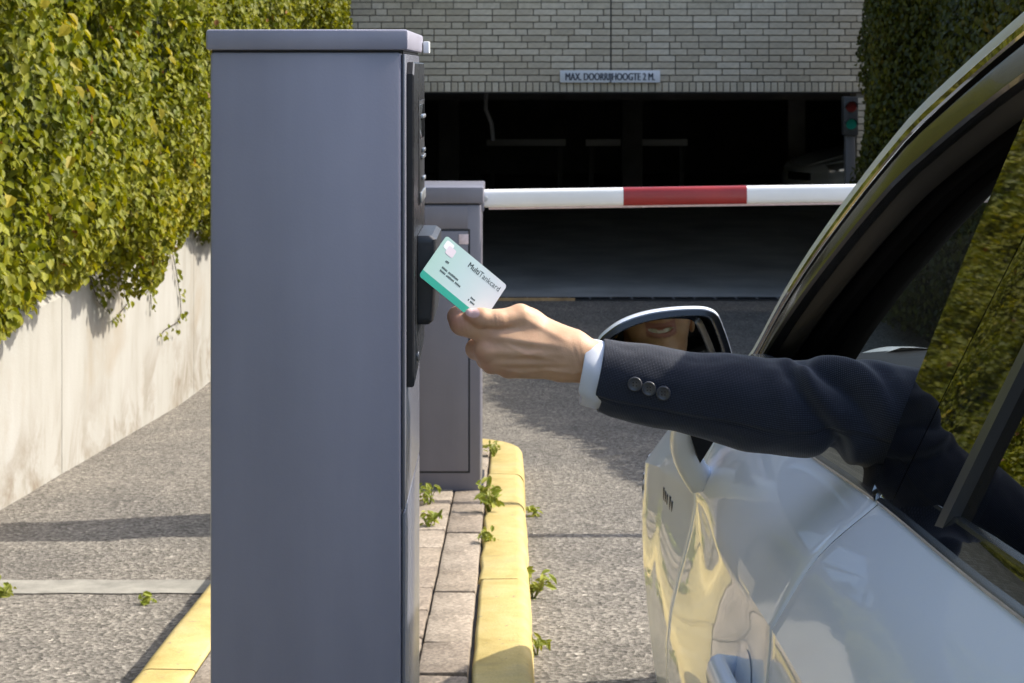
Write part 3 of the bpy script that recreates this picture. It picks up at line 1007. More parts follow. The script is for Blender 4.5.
# boom: rounded profile, white with a red field
boom = tag(empty('barrier_boom', (CX1, (CY0+CY1)/2, 0)), 'white barrier boom with a red stripe across the entrance lane', 'barrier boom')
by = CY0 + .10
def boom_z(x): return at(0, 198.5, by).z + (x - CX1) * .0145
def boom_piece(name, x0, x1, m, grow=0.0, parent=None, hh=.037, dd=.032):
    rings = []
    st = max(2, int((x1-x0)/.2))
    for i in range(st+1):
        x = x0 + (x1-x0)*i/st
        c = []
        for k in range(20):
            a = 2*math.pi*k/20
            cx_, cy_ = math.cos(a), math.sin(a)
            ex = 2/3.2
            c.append((x-boom.location.x, by + (dd+grow)*math.copysign(abs(cx_)**ex, cx_) - boom.location.y, boom_z(x) + (hh+grow)*math.copysign(abs(cy_)**ex, cy_)))
        rings.append(c)
    V, Fc = loft(rings)
    return mk(name, V, Fc, m, parent or boom, smooth=True, sharp=50)
xr0, xr1 = at(623, 0, by).x, at(746, 0, by).x
pole = boom_piece('pole', CX1+.004, 2.98, M['boom_white'])
boom_piece('red_stripe', xr0, xr1, M['boom_red'], .0006)
boom_piece('end_cap', 2.975, 3.0, M['black_edge'], .001)
boom_piece('rubber_edge', CX1+.03, 2.97, M['sticker'], 0, None, .010, .008).location = (0, 0, -.036)
cyl('pivot_bolt', (.014, by-.033-boom.location.y, boom_z(CX1)+.002), (0, -1, 0), .012, .006, M['steel'], boom, 12, .001)
bmz = boom_z(CX1)
box('clamp', -.03, .012, by-.05-boom.location.y, by+.05-boom.location.y, bmz-.05, bmz+.052, M['cabinet_far'], boom, .006)

# ------------------------------------------------------------------ weeds in the joints
M['weed'] = m_leaf('weed_leaf', [(0, (.16, .20, .03)), (.5, (.25, .29, .05)), (1, (.34, .34, .09))], .3, .5)
def weed(px, py, h, n, seed, label, spread=1.0, zup=0.0, lens=1.0):
    g = np.random.default_rng(seed)
    # stands where the sight line meets the ground or the island
    onisl = zup
    d = (CAMZ - onisl) * F / (py - 210)
    p = at(px, py, d)
    w = tag(empty('weed', (p.x, p.y, zg(p.y) + onisl)), label, 'weed', 'weeds growing in the kerb joints')
    for k in range(n):
        az = g.uniform(0, 6.28); lean = g.uniform(.15, .9)*spread
        L = h*g.uniform(.6, 1.1)
        s = Vector((math.cos(az)*lean, math.sin(az)*lean, 1)).normalized()
        pts = [Vector((0, 0, -.01)), s*L*.5 + Vector((0, 0, .04*L)), s*L]
        V, Fc = tube(pts, [.0022, .0016, .0009], 5)
        st = mk('stem', V, Fc, M['weed'], w, smooth=True)
        vcol(st, 'leaf', np.tile(np.array([[.4, .5, 0]]), (len(V), 1)))
        m = 4 + k % 3
        for q in range(m):
            f = .35 + .65*q/(m-1)
            c = np.array(pts[1].lerp(pts[2], max(0, (f-.5)*2)) if f > .5 else pts[0].lerp(pts[1], f*2))[None]
            c = c + g.normal(0, .010, (1, 3)) + np.array([[math.cos(az+q*2.2)*.012, math.sin(az+q*2.2)*.012, .004]])
            Vl, Ql = leaf_arrays(c, np.array([[.1, -.55, .8]]) + g.normal(0, .35, (1, 3)), np.array([g.uniform(.020, .040)*lens]), seed*90+k*9+q, droop=1.2, aspect=.42)
            lf = mk('leaf', Vl, Ql, M['weed'], w); leaf_attr(lf, 1, np.array([g.uniform(.2, .9)]), np.array([g.uniform(.3, .8)]))
weed(429, 505, .075, 7, 61, 'weed tuft at the foot of the cabinet beside the terminal', 1.0, KH)
weed(428, 526, .05, 6, 62, 'low weed tuft just below the one at the cabinet foot', 1.1, KH)
weed(489, 512, .12, 9, 63, 'largest upright weed in the joint behind the yellow kerb', .6, KH, 1.25)
weed(494, 456, .07, 6, 64, 'furthest weed near the rounded end of the yellow kerb', .9, KH)
weed(486, 541, .03, 5, 65, 'tiny weed sprig in the joint along the yellow kerb', 1.0, KH)
weed(533, 598, .085, 8, 66, 'spiky weed at the road side of the yellow kerb', 1.2, 0.0, 1.2)
weed(536, 516, .04, 4, 67, 'small weed far along the road side of the kerb', .8, 0.0)
weed(537, 655, .05, 5, 69, 'weed at the kerb foot low in the picture', 1.0, 0.0)
weed(6, 596, .03, 5, 68, 'small weed at the left end of the concrete strip', 1.0, 0.0)
weed(148, 604, .018, 4, 70, 'moss-like sprig beside the concrete strip', 1.2, 0.0)
# ------------------------------------------------------------------ silver car
def m_carpaint():
    m, n, l, b = new_mat('silver_car_paint')
    v = coords(n, l)
    f = ntex(n, l, 1500, 2, .6, v)
    l.new(ramp(n, l, f, [(.3, (.77, .82, .89)), (.7, (.82, .87, .93))]), b.inputs['Base Color'])
    b.inputs['Metallic'].default_value = .0
    b.inputs['Roughness'].default_value = .42
    b.inputs['Coat Weight'].default_value = .55
    b.inputs['Coat Roughness'].default_value = .015
    b.inputs['Specular IOR Level'].default_value = .3
    b.inputs['Coat IOR'].default_value = 1.5
    return m
M['carpaint'] = m_carpaint()
M['gloss_black'] = m_plain('gloss_black_trim', (.010, .010, .011), .05, coat=1.0, spec=.6)
M['pillar_gloss'] = m_plain('gloss_black_film', (.006, .006, .007), .02, coat=0.0, spec=.55)
M['pillar_gloss'].node_tree.nodes['Principled BSDF'].inputs['Coat IOR'].default_value = 1.5
M['trim_black'] = m_plain('satin_black_trim', (.018, .019, .021), .22, coat=.3)
M['strip_grey'] = m_plain('dark_grey_satin_strip', (.07, .07, .073), .35)
M['rubber'] = m_plain('black_rubber', (.009, .009, .010), .6, spec=.2)
M['chrome'] = m_plain('chrome', (.80, .80, .80), .10, metal=1.0)
M['alu'] = m_plain('satin_aluminium', (.55, .55, .55), .28, metal=1.0)
M['interior'] = m_plain('dark_interior', (.007, .007, .008), .9, spec=.08, var=.2, vscale=30, bmp=.2, bscale=300, bdist=.0006)
M['headliner'] = m_plain('headliner', (.05, .05, .052), .9)
M['seat'] = m_plain('seat_fabric', (.020, .021, .024), .9, bmp=.3, bscale=500, bdist=.0006)
M['screen_glass'] = m_glass('windscreen_glass', (.62, .68, .66), 1.0, 1.5)
M['side_glass'] = m_glass('tinted_side_glass', (.30, .36, .35), 1.0, 1.75)
M['mirror_glass'] = m_plain('mirror_silver', (.78, .80, .80), .0, metal=1.0)
M['tyre'] = m_plain('tyre_rubber', (.016, .016, .017), .85, bmp=.3, bscale=120)
M['head_lens'] = m_plain('headlight_lens', (.55, .57, .58), .06, metal=.6, coat=1)
M['amber'] = m_plain('amber_lens', (.55, .16, .02), .15, coat=1)
M['badge'] = m_plain('badge_black', (.02, .02, .022), .3)

YAW = R(2.0)
CY = 1.47
car = empty('parked_car', (1.116, CY, zg(CY)))
fwd = Vector((math.sin(YAW), math.cos(YAW), -SLOPE)).normalized()
rgt = Vector((math.cos(YAW), -math.sin(YAW), 0)).normalized()
upv = rgt.cross(fwd)
MC = Matrix((rgt, fwd, upv)).transposed().to_4x4()
MC.translation = car.location
car.matrix_world = MC
MCI = MC.inverted()
tag(car, 'silver car at the barrier, driver window open and driver reaching out', 'car')

ST = [
 (-2.62, [(-.30,.34),(-.34,.44),(-.36,.60),(-.35,.80),(-.34,.88),(-.32,.95),(-.30,1.00)]),
 (-2.45, [(-.66,.32),(-.72,.44),(-.74,.62),(-.735,.82),(-.725,.90),(-.69,.97),(-.64,1.02)]),
 (-2.0, [(-.83,.27),(-.87,.38),(-.885,.62),(-.868,.84),(-.855,.90),(-.80,.97),(-.735,1.03)]),
 (-1.3, [(-.86,.24),(-.91,.36),(-.925,.62),(-.892,.845),(-.887,.895),(-.835,.965),(-.77,1.015)]),
 (-.45, [(-.86,.22),(-.90,.34),(-.915,.60),(-.888,.83),(-.882,.878),(-.838,.938),(-.783,.988)]),
 (0.0,  [(-.86,.22),(-.90,.34),(-.915,.60),(-.886,.81),(-.880,.858),(-.836,.923),(-.779,.974)]),
 (.47,  [(-.86,.22),(-.90,.34),(-.917,.59),(-.889,.79),(-.884,.835),(-.844,.904),(-.790,.961)]),
 (1.05, [(-.86,.22),(-.90,.34),(-.918,.58),(-.880,.768),(-.874,.812),(-.838,.886),(-.795,.952)]),
 (1.5,  [(-.86,.23),(-.900,.35),(-.918,.56),(-.9,.73),(-.898,.778),(-.84,.873),(-.765,.950)]),
 (2.0,  [(-.85,.24),(-.895,.36),(-.917,.55),(-.9,.68),(-.907,.724),(-.83,.82),(-.745,.895)]),
 (2.72, [(-.72,.24),(-.76,.36),(-.780,.51),(-.76,.62),(-.755,.665),(-.72,.74),(-.660,.792)]),
 (3.08, [(-.62,.24),(-.66,.36),(-.675,.49),(-.635,.595),(-.615,.625),(-.555,.678),(-.485,.715)]),
 (3.20, [(-.30,.26),(-.33,.36),(-.340,.47),(-.305,.555),(-.285,.585),(-.245,.62),(-.200,.645)])]
SV = [s[0] for s in ST]
def keypt(k, v):
    return Vector((catmull(SV, [s[1][k][0] for s in ST], v), catmull(SV, [s[1][k][1] for s in ST], v)))
def side_prof(v):
    """points up the flank: soft below the crease, soft above it, sharp at the crease"""
    K = [keypt(k, v) for k in range(7)]
    dd = K[6]-K[4]; nn = Vector((-dd.y, dd.x)).normalized()
    K[5] = (K[4]+K[6])*.5 + nn*.011
    K[3] = K[4] + Vector((-.005, -.052))
    pts = []; tt = [0, 1, 2, 3, 4]
    for i in range(17):
        t = 4*i/16
        pts.append((catmull(tt, [K[k].x for k in range(5)], t), catmull(tt, [K[k].y for k in range(5)], t)))
    for i in range(1, 9):
        t = 2*i/8
        pts.append((catmull([0, 1, 2], [K[k].x for k in (4, 5, 6)], t), catmull([0, 1, 2], [K[k].y for k in (4, 5, 6)], t)))
    return pts
WF, WR, WH, WRAD = 2.06, -1.62, .335, .335
def flank(name, v0, v1, parent, side=-1, arch=None, nv=None, mat=None):
    n = nv or max(8, int((v1-v0)/.035))
    V, Fc = [], []
    vs = sorted(set([v0 + (v1-v0)*i/n for i in range(n+1)] + [v0+.004, v0+.009, v1-.004, v1-.009])); n = len(vs)-1
    m = None
    for i, v in enumerate(vs):
        e = min(v-v0, v1-v)
        ins = .0030*max(0, 1-e/.005)
        P = side_prof(v); m = len(P)
        for (u, w) in P:
            V.append([(u + ins) * (1 if side < 0 else -1), v, w])
    for i in range(n):
        for j in range(m-1):
            a = [i*m+j, (i+1)*m+j, (i+1)*m+j+1, i*m+j+1]
            if arch is not None:
                cv = sum(V[q][1] for q in a)/4; cw = sum(V[q][2] for q in a)/4
                if math.hypot(cv-arch, cw-WH) < WRAD+.045: continue
            Fc.append(a if side < 0 else a[::-1])
    if arch is not None:
        used = {q for f in Fc for q in f}
        for q in used:
            d = math.hypot(V[q][1]-arch, V[q][2]-WH)
            if d < WRAD+.085:
                k = (WRAD+.055)/max(d, 1e-3)
                V[q][1] = arch + (V[q][1]-arch)*k; V[q][2] = WH + (V[q][2]-WH)*k
    # hem: turn the edges inwards so that the panel has thickness
    o = mk(name, V, Fc, [M['carpaint'], M['rubber']], parent, smooth=True)
    bm = bmesh.new(); bm.from_mesh(o.data)
    bmesh.ops.remove_doubles(bm, verts=bm.verts, dist=1e-5)
    loose = [v for v in bm.verts if not v.link_faces]
    bmesh.ops.delete(bm, geom=loose, context='VERTS')
    be = [e for e in bm.edges if e.is_boundary]
    r = bmesh.ops.extrude_edge_only(bm, edges=be)
    for g_ in r['geom']:
        if isinstance(g_, bmesh.types.BMVert): g_.co.x += .022 * (1 if side < 0 else -1)
        if isinstance(g_, bmesh.types.BMFace): g_.material_index = 1
    bm.to_mesh(o.data); bm.free()
    o.data.polygons.foreach_set('use_smooth', [True]*len(o.data.polygons))
    o.data.set_sharp_from_angle(angle=R(26))
    return o
for s in (-1, 1):
    fd = flank('front_door', .0028, 1.05, car, s)
    rd = flank('rear_door', -1.08, -.0028, car, s)
    ff = flank('front_fender', 1.0545, 3.20, car, s, WF)
    rf = flank('rear_fender', -2.62, -1.0845, car, s, WR)
    if s < 0: FD, RD, FF = fd, rd, ff

# dark inner shell seen through the panel gaps
for s in (-1, 1):
    V, Fc = [], []
    vs = [-2.55 + 5.6*i/60 for i in range(61)]
    for v in vs:
        for (u, w) in [side_prof(v)[j] for j in (0, 4, 8, 12, 16, 20, 23)]:
            V.append(((u+.016)*(1 if s < 0 else -1), v, w))
    for i in range(60):
        vm = (vs[i]+vs[i+1])/2
        for j in range(6):
            if j < 4 and min(abs(vm-WF), abs(vm-WR)) < .42: continue
            Fc.append((i*7+j, (i+1)*7+j, (i+1)*7+j+1, i*7+j+1))
    mk('inner_shell', V, Fc, M['rubber'], car, smooth=True)

# hood with two soft creases
def hood_pt(v, t):
    e = keypt(6, v); ue = -e.x - .003
    u = -ue + 2*ue*t; q = u/ue
    w = e.y + .045*(1-q*q) * min(1, (3.25-v)/.5)
    w += .012*math.exp(-((abs(q)-.62)/.07)**2) + .010*(1 if abs(q) < .62 else max(0, 1-(abs(q)-.62)/.12))
    return (u, v, w)
nv, nt = 34, 48
V = [hood_pt(1.46 + (3.20-1.46)*i/nv, j/nt) for i in range(nv+1) for j in range(nt+1)]
Fc = [(i*(nt+1)+j, i*(nt+1)+j+1, (i+1)*(nt+1)+j+1, (i+1)*(nt+1)+j) for i in range(nv) for j in range(nt)]
mk('hood', V, Fc, M['carpaint'], car, smooth=True)
# cowl and front face
V, Fc = loft([[(u, 1.30, .962), (u, 1.47, .968 + .045*(1-(u/.77)**2))] for u in [-.76+.08*i for i in range(20)]], closed=False, cap=False)
mk('cowl', V, Fc, M['rubber'], car, smooth=True)
bm = bmesh.new()
rings = []
for j in range(0, 25):
    P = side_prof(3.20)[j]
    rings.append([(P[0]*q, 3.20 + .05*(1-q*q)*min(1, (24-j)/8), P[1]) for q in [1-2*i/16 for i in range(17)]])
rings.append([hood_pt(3.20, 1-i/16) for i in range(17)])
V, Fc = loft(rings, closed=False, cap=False)
mk('front_bumper', V, Fc, M['carpaint'], car, smooth=True)
gr = box('grille', -.27, .27, 3.19, 3.262, .44, .56, M['rubber'], car, .012)
for i in range(5):
    box('grille_bar', -.26, .26, 3.258, 3.268, .455+.022*i, .461+.022*i, M['chrome'], gr, .002)
for s in (-1, 1):
    rr = []
    for v in (2.82, 2.90, 2.98, 3.04, 3.10):
        P = side_prof(v)
        rr.append([((P[k][0]-.009)*(-s), v + .008, P[k][1]) for k in (13, 15, 16, 18, 20, 22)])
    V, Fc = loft(rr, closed=False, cap=False)
    hl = mk('headlight', V, Fc, M['head_lens'], car, smooth=True)
    rr = []
    for v in (2.73, 2.78, 2.82):
        P = side_prof(v)
        rr.append([((P[k][0]-.008)*(-s), v, P[k][1]) for k in (14, 15, 16, 18, 20)])
    V, Fc = loft(rr, closed=False, cap=False)
    mk('indicator', V, Fc, M['amber'], hl, smooth=True)
# tail and floor
rings = [[(P[0]*q, -2.62 - .04*(1-q*q), P[1]) for q in [1-2*i/12 for i in range(13)]] for P in side_prof(-2.62)]
V, Fc = loft(rings, closed=False, cap=False); mk('rear_bumper', V, Fc, M['carpaint'], car, smooth=True)
box('floor_pan', -.70, .70, -2.4, 2.5, .20, .26, M['rubber'], car, .01)
box('engine_block', -.60, .60, 1.42, 2.55, .26, .70, M['rubber'], car, .03)

# greenhouse: outer roof line
OV = [-2.50, -2.2, -1.6, -.8, 0.0, .25, .45, .59, .70, 1.0, 1.2, 1.35, 1.44]
OU = [-.66, -.60, -.565, -.535, -.522, -.526, -.536, -.574, -.607, -.668, -.713, -.752, -.775]
OW = [1.03, 1.22, 1.43, 1.500, 1.512, 1.496, 1.467, 1.420, 1.369, 1.232, 1.118, 1.006, .955]
OU[7] = -.570
def O(v): return Vector((catmull(OV, OU, v), v, catmull(OV, OW, v)))
def S(w, v=0.0): return -.775 + (w-.977)*.48 + .012*max(0, -v-.1)
# roof skin and windscreen
def crown(v, q): return .045*(1-q*q)
nv, nt = 40, 24
V = []
for i in range(nv+1):
    v = .40 + (-2.2-.40)*i/nv; o = O(v)
    for j in range(nt+1):
        q = 1-2*j/nt; V.append((o.x*q, v + .10*(1-q*q)*(1-i/nv), o.z + crown(v, q)))
Fc = [(i*(nt+1)+j, (i+1)*(nt+1)+j, (i+1)*(nt+1)+j+1, i*(nt+1)+j+1) for i in range(nv) for j in range(nt)]
mk('roof', V, Fc, M['carpaint'], car, smooth=True)
V2 = [(x*.97, y-.02, z-.05) for x, y, z in V]
mk('headliner', V2, Fc, M['headliner'], car, smooth=True)
V = []
nv = 20
for i in range(nv+1):
    v = .44 + (1.42-.44)*i/nv; o = O(v)
    for j in range(nt+1):
        q = 1-2*j/nt; V.append(((o.x+.045)*q, v + .10*(1-q*q), o.z + .012*(1-q*q) - .012))
Fc = [(i*(nt+1)+j, (i+1)*(nt+1)+j, (i+1)*(nt+1)+j+1, i*(nt+1)+j+1) for i in range(nv) for j in range(nt)]
mk('windscreen', V, Fc, M['screen_glass'], car, smooth=True)
V = []
for i in range(11):
    v = -2.22 - .26*i/10; o = O(v)
    for j in range(nt+1):
        q = 1-2*j/nt; V.append((o.x*q, v - .03*(1-q*q), o.z + .02*(1-q*q)))
Fc = [(i*(nt+1)+j, (i+1)*(nt+1)+j, (i+1)*(nt+1)+j+1, i*(nt+1)+j+1) for i in range(10) for j in range(nt)]
mk('rear_window', V, Fc, M['side_glass'], car, smooth=True)

# pillar and window-frame strips along the roof line: (inwards, down) offsets
def strip(name, offs, v0, v1, m, parent, n=60, s=-1):
    rings = []
    for i in range(n+1):
        v = v0 + (v1-v0)*i/n; o = O(v)
        rings.append([((o.x + a)*(1 if s < 0 else -1), v - bk, o.z + b) for (a, b, bk) in offs])
    V, Fc = loft(rings, closed=False, cap=False)
    return mk(name, V, Fc, m, parent, smooth=True, sharp=30)
for s in (-1, 1):
    A0, A1 = 1.40, -2.1
    pr = car if s < 0 else car
    strip('roof_side_rail', [(.05, .024, 0), (.010, .008, 0), (0, 0, 0), (-.003, -.009, 0), (-.003, -.016, 0)], A0, A1, M['carpaint'], pr, 70, s)
    strip('drip_trim', [(-.003, -.0165, 0), (-.006, -.019, 0), (-.009, -.030, 0), (-.007, -.033, 0)], A0, A1, M['gloss_black'], pr, 70, s)
    strip('door_gap_seal', [(-.006, -.033, 0), (.010, -.036, 0), (.010, -.045, 0), (-.006, -.046, 0)], A0, A1, M['rubber'], pr, 70, s)
    fr = strip('window_frame', [(-.002, -.045, 0), (-.0105, -.046, 0), (-.0140, -.052, 0), (-.028, -.088, 0), (-.029, -.092, 0), (-.025, -.096, 0), (-.0, -.098, 0)], 1.34, -1.9, M['trim_black'], pr, 70, s)
    strip('window_seal', [(-.010, -.0965, 0), (-.004, -.112, 0), (.006, -.120, 0), (.014, -.112, 0), (.018, -.098, 0), (.03, -.095, 0)], 1.30, -1.9, M['rubber'], fr, 70, s)
    strip('aperture_trim', [(.018, -.100, 0), (.034, -.116, 0), (.050, -.118, 0), (.064, -.106, 0), (.068, -.09, 0)], 1.34, -1.9, M['interior'], pr, 70, s)
    strip('pillar_lining', [(.060, -.106, 0), (.075, -.116, 0), (.105, -.104, 0), (.140, -.070, .01), (.145, -.03, 0), (.12, .0, 0)], 1.38, .30, M['interior'], pr, 50, s)

# belt trim along the window sill
def belt(v): 
    k = keypt(6, v); return k
def belt_trim(name, v0, v1, s, mats, parent):
    rings = []
    n = 40
    for i in range(n+1):
        v = v0 + (v1-v0)*i/n; k = belt(v)
        rings.append([((k.x+a)*(1 if s < 0 else -1), v, k.y+b) for a, b in ((-.001, -.006), (-.003, .002), (.000, .0045), (.0025, .0055), (.0165, .0190), (.0185, .0215), (.022, .0218), (.028, .0215), (.0285, .017), (.031, .016), (.042, .012), (.045, -.01))])
    V, Fc = loft(rings, closed=False, cap=False)
    mi = []
    for i in range(n): mi += [0, 0, 0, 1, 0, 0, 0, 2, 2, 2, 2]
    return mk(name, V, Fc, mats, parent, smooth=True, midx=mi, sharp=35)
for s in (-1, 1):
    bt = belt_trim('belt_trim', .012, 1.30, s, [M['trim_black'], M['gloss_black'], M['rubber']], car)
    bt2 = belt_trim('belt_trim', -1.85, -.004, s, [M['trim_black'], M['pillar_gloss'], M['rubber']], car)
    k = belt(.003)
    sg_ = 1 if s < 0 else -1
    V, Fc = loft([[((k.x-.002)*sg_, v, k.y+.001), ((k.x+.001)*sg_, v, k.y+.0065), ((k.x+.0165)*sg_, v, k.y+.0215), ((k.x+.022)*sg_, v, k.y+.0245), ((k.x+.024)*sg_, v, k.y+.010), ((k.x+.01)*sg_, v, k.y-.004)] for v in (-.005, -.003, .011, .013)])
    mk('trim_clip', V, Fc, M['chrome'], bt2, smooth=True, sharp=50)

# pillars between the doors, glossy black
def pane(name, edge0, edge1, m, parent, s=-1, thick=.02, off=0.0, top=None, nz=20, tw=0.0):
    """edge0/edge1: v as a function of w (front and rear edge); rests on the sill"""
    rings = []
    for i in range(nz+1):
        t = i/nz; r = []
        for q in (0, .02, .25, .5, .75, .98, 1):
            vb = edge0(.99)*(1-q) + edge1(.99)*q
            w0 = belt(vb).y + .002
            w1 = (O(vb).z - .09) if top is None else top(vb)
            w = w0 + (w1-w0)*t
            v = edge0(w)*(1-q) + edge1(w)*q
            ro = 0
            bow = -.004*math.sin(t*math.pi)
            r.append(((S(w, v) + bow + ro + off - tw*v)*(1 if s < 0 else -1), v, w))
        rings.append(r + [((p[0]) + (thick if s < 0 else -thick), p[1], p[2]) for p in (r[-1], r[0])])
    V, Fc = loft(rings)
    return mk(name, V, Fc, m, parent, smooth=True, sharp=40)
fe = lambda w: .030 + .18*max(0, w-.99)
se = lambda w: -.050 - .16*max(0, w-.99)
re_ = lambda w: -.212 - .17*max(0, w-.99)
for s in (-1, 1):
    pane('pillar_panel', fe, lambda w: se(w)+.006, M['pillar_gloss'], car, s, off=-.004, tw=.05)
    pane('pillar_panel', lambda w: se(w)-.006, re_, M['pillar_gloss'], car, s, off=-.007, tw=.05)
    pane('window_strip', lambda w: re_(w)-.003, lambda w: re_(w)-.026, M['strip_grey'], car, s, off=-.006, thick=.01)
    pane('rear_side_window', lambda w: re_(w)-.026, lambda w: -1.06 - .25*max(0, w-.99), M['side_glass'], car, s, thick=.004, off=.004)
    pane('window_strip', lambda w: -1.06-.25*max(0, w-.99), lambda w: -1.12-.35*max(0, w-.99), M['trim_black'], car, s)
    pane('quarter_window', lambda w: -1.125-.35*max(0, w-.99), lambda w: -1.75-.55*max(0, w-.99), M['side_glass'], car, s, thick=.004, off=.004)
    if s > 0:
        pane('front_side_window', lambda w: 1.22-1.15*max(0, w-.97), lambda w: fe(w), M['side_glass'], car, s, thick=.004, off=.004)
    # inner B-pillar lining
    pane('pillar_lining', lambda w: .05+.1*max(0, w-.99), lambda w: -.17-.1*max(0, w-.99), M['interior'], car, s, thick=.05, off=.035)

# triangular mirror foot panel in the window corner
for s in (-1, 1):
    sg_ = 1 if s < 0 else -1
    V, Fc = loft([[((S(w)+d)*sg_, v, w) for v, w in ((1.30, belt(1.3).y+.01), (.98, belt(.98).y+.012), (1.0, belt(1).y+.06), (1.22, belt(1.22).y+.055))] for d in (-.008, .02)])
    mk('mirror_corner_panel', V, Fc, M['trim_black'], car, smooth=True, sharp=30)

# roof bars
for s in (-1, 1):
    sg_ = 1 if s < 0 else -1
    pts = []
    for i in range(30):
        t = i/29; v = .30 - 2.2*t; o = O(v)
        pts.append(((o.x+.050)*sg_, v, o.z + .012 + .042*min(1, t/.10, (1-t)/.10)))
    V, Fc = tube(pts, [.006] + [.014]*28 + [.006], 10)
    mk('roof_bar', V, Fc, M['alu'], car, smooth=True)
    box('roof_bar_foot', (-.54+.05 if s < 0 else .54-.05)-.008+.0, (-.54+.05 if s < 0 else .54-.05)+.008, .10, .24, O(.17).z+.004, O(.17).z+.045, M['rubber'], car, .004)

# door handles on the left flank (and their mirror twins)
def handle(v0, parent, s):
    sg_ = 1 if s < 0 else -1
    cup = []
    wc = lambda v: keypt(4, v).y - .082
    def su(v, w):
        P = side_prof(v)
        for a, b in zip(P[:-1], P[1:]):
            if a[1] <= w <= b[1]:
                t = (w-a[1])/(b[1]-a[1]+1e-9); return a[0]+(b[0]-a[0])*t
        return P[8][0]
    rings = []
    L = .205
    for i in range(25):
        t = i/24; v = v0 - L*t; w = wc(v)
        e = math.sin(min(1, t/.16, (1-t)/.16)*math.pi/2)
        out = .030*e**.6 + .002
        hh = .0185*(.55+.45*e)
        u = su(v, w)
        c = []
        for k in range(12):
            a = 2*math.pi*k/12
            c.append(((u - out + .011 + .0125*math.cos(a)*(.5+.5*e))*sg_, v, w + hh*math.sin(a)))
        rings.append(c)
    V, Fc = loft(rings)
    h = mk('door_handle', V, Fc, M['carpaint'], parent, smooth=True, sharp=60)
    # shallow cup behind the handle
    V = []; Fc = []
    for r_ in range(5):
        for k in range(24):
            a = 2*math.pi*k/24; q = r_/4
            v = v0 - .085 + .058*q*math.cos(a); w = wc(v0-.085) + .032*q*math.sin(a)
            V.append(((su(v, w) - .0012 + .010*(1-q*q)*0)*sg_, v, w))
    for r_ in range(4):
        for k in range(24):
            Fc.append((r_*24+k, r_*24+(k+1) % 24, (r_+1)*24+(k+1) % 24, (r_+1)*24+k))
    mk('handle_cup', V, Fc, M['carpaint'], h, smooth=True)
    return h
for s in (-1, 1):
    handle(.225, FD if s < 0 else car, s)
    handle(-.80, RD if s < 0 else car, s)

# wheels
def wheel(v, s):
    sg_ = 1 if s < 0 else -1
    t = []
    prof_ = [(.205, -.105), (.225, -.110), (.300, -.112), (.325, -.098), (.334, -.075), (.335, 0), (.334, .075), (.325, .098), (.300, .112), (.225, .110), (.205, .105)]
    rings = []
    uc = -.72
    for k in range(48):
        a = 2*math.pi*k/48
        rings.append([((uc + x)*sg_, v + r*math.cos(a), WH + r*math.sin(a)) for r, x in prof_])
    rings.append(rings[0])
    V, Fc = loft(rings, closed=False, cap=False)
    tag_ = mk('wheel', V, Fc, M['tyre'], car, smooth=True)
    ring2 = []
    for k in range(48):
        a = 2*math.pi*k/48
        ring2.append([((uc + x)*sg_, v + r*math.cos(a), WH + r*math.sin(a)) for r, x in ((.222, -.108), (.214, -.104), (.205, -.085), (.20, -.02), (.20, .09))])
    ring2.append(ring2[0])
    V, Fc = loft(ring2, closed=False, cap=False); mk('rim', V, Fc, M['alu'], tag_, smooth=True)
    for k in range(5):
        a = 2*math.pi*k/5 + .3
        d = Vector((0, math.cos(a), math.sin(a))); p = Vector((0, -math.sin(a), math.cos(a)))
        rr = []
        for r, wd in ((.03, .035), (.10, .028), (.205, .04)):
            c = Vector((uc*sg_, v, WH)) + d*r
            rr.append([c + p*wd + Vector((-.085*sg_, 0, 0)), c - p*wd + Vector((-.085*sg_, 0, 0)), c - p*wd*.7 + Vector((-.05*sg_, 0, 0)), c + p*wd*.7 + Vector((-.05*sg_, 0, 0))])
        V, Fc = loft(rr); mk('spoke', V, Fc, M['alu'], tag_)
    cyl('hub', ((uc-.06)*sg_, v, WH), (-sg_, 0, 0), .045, .03, M['rubber'], tag_, 20, .004)
for v in (WF, WR):
    for s in (-1, 1): wheel(v, s)
    for s in (-1, 1):
        V, Fc = [], []
        for k in range(25):
            a = math.pi*k/24
            for x in (-.60, -.80):
                V.append((x*(1 if s < 0 else -1), v + .40*math.cos(a), WH - .02 + .40*math.sin(a)))
        Fc = [(2*k, 2*k+1, 2*k+3, 2*k+2) for k in range(24)]
        mk('wheel_arch_liner', V, Fc, M['rubber'], car, smooth=True)

# badge on the front fender
def flank_pt(v, w):
    P = side_prof(v)
    for a, b in zip(P[:-1], P[1:]):
        if a[1] <= w <= b[1]:
            t = (w-a[1])/(b[1]-a[1]+1e-9); return a[0]+(b[0]-a[0])*t
    return P[8][0]
for i, (dv, hh_) in enumerate(((0, .011), (.030, .009), (.058, .009), (.10, .012), (.130, .009))):
    v = 1.46 - dv; w = .742
    box('badge_letter', flank_pt(v, w)-.0014, flank_pt(v, w)+.003, v-.008, v+.008, w-hh_, w+hh_, M['badge'], FF, .001)

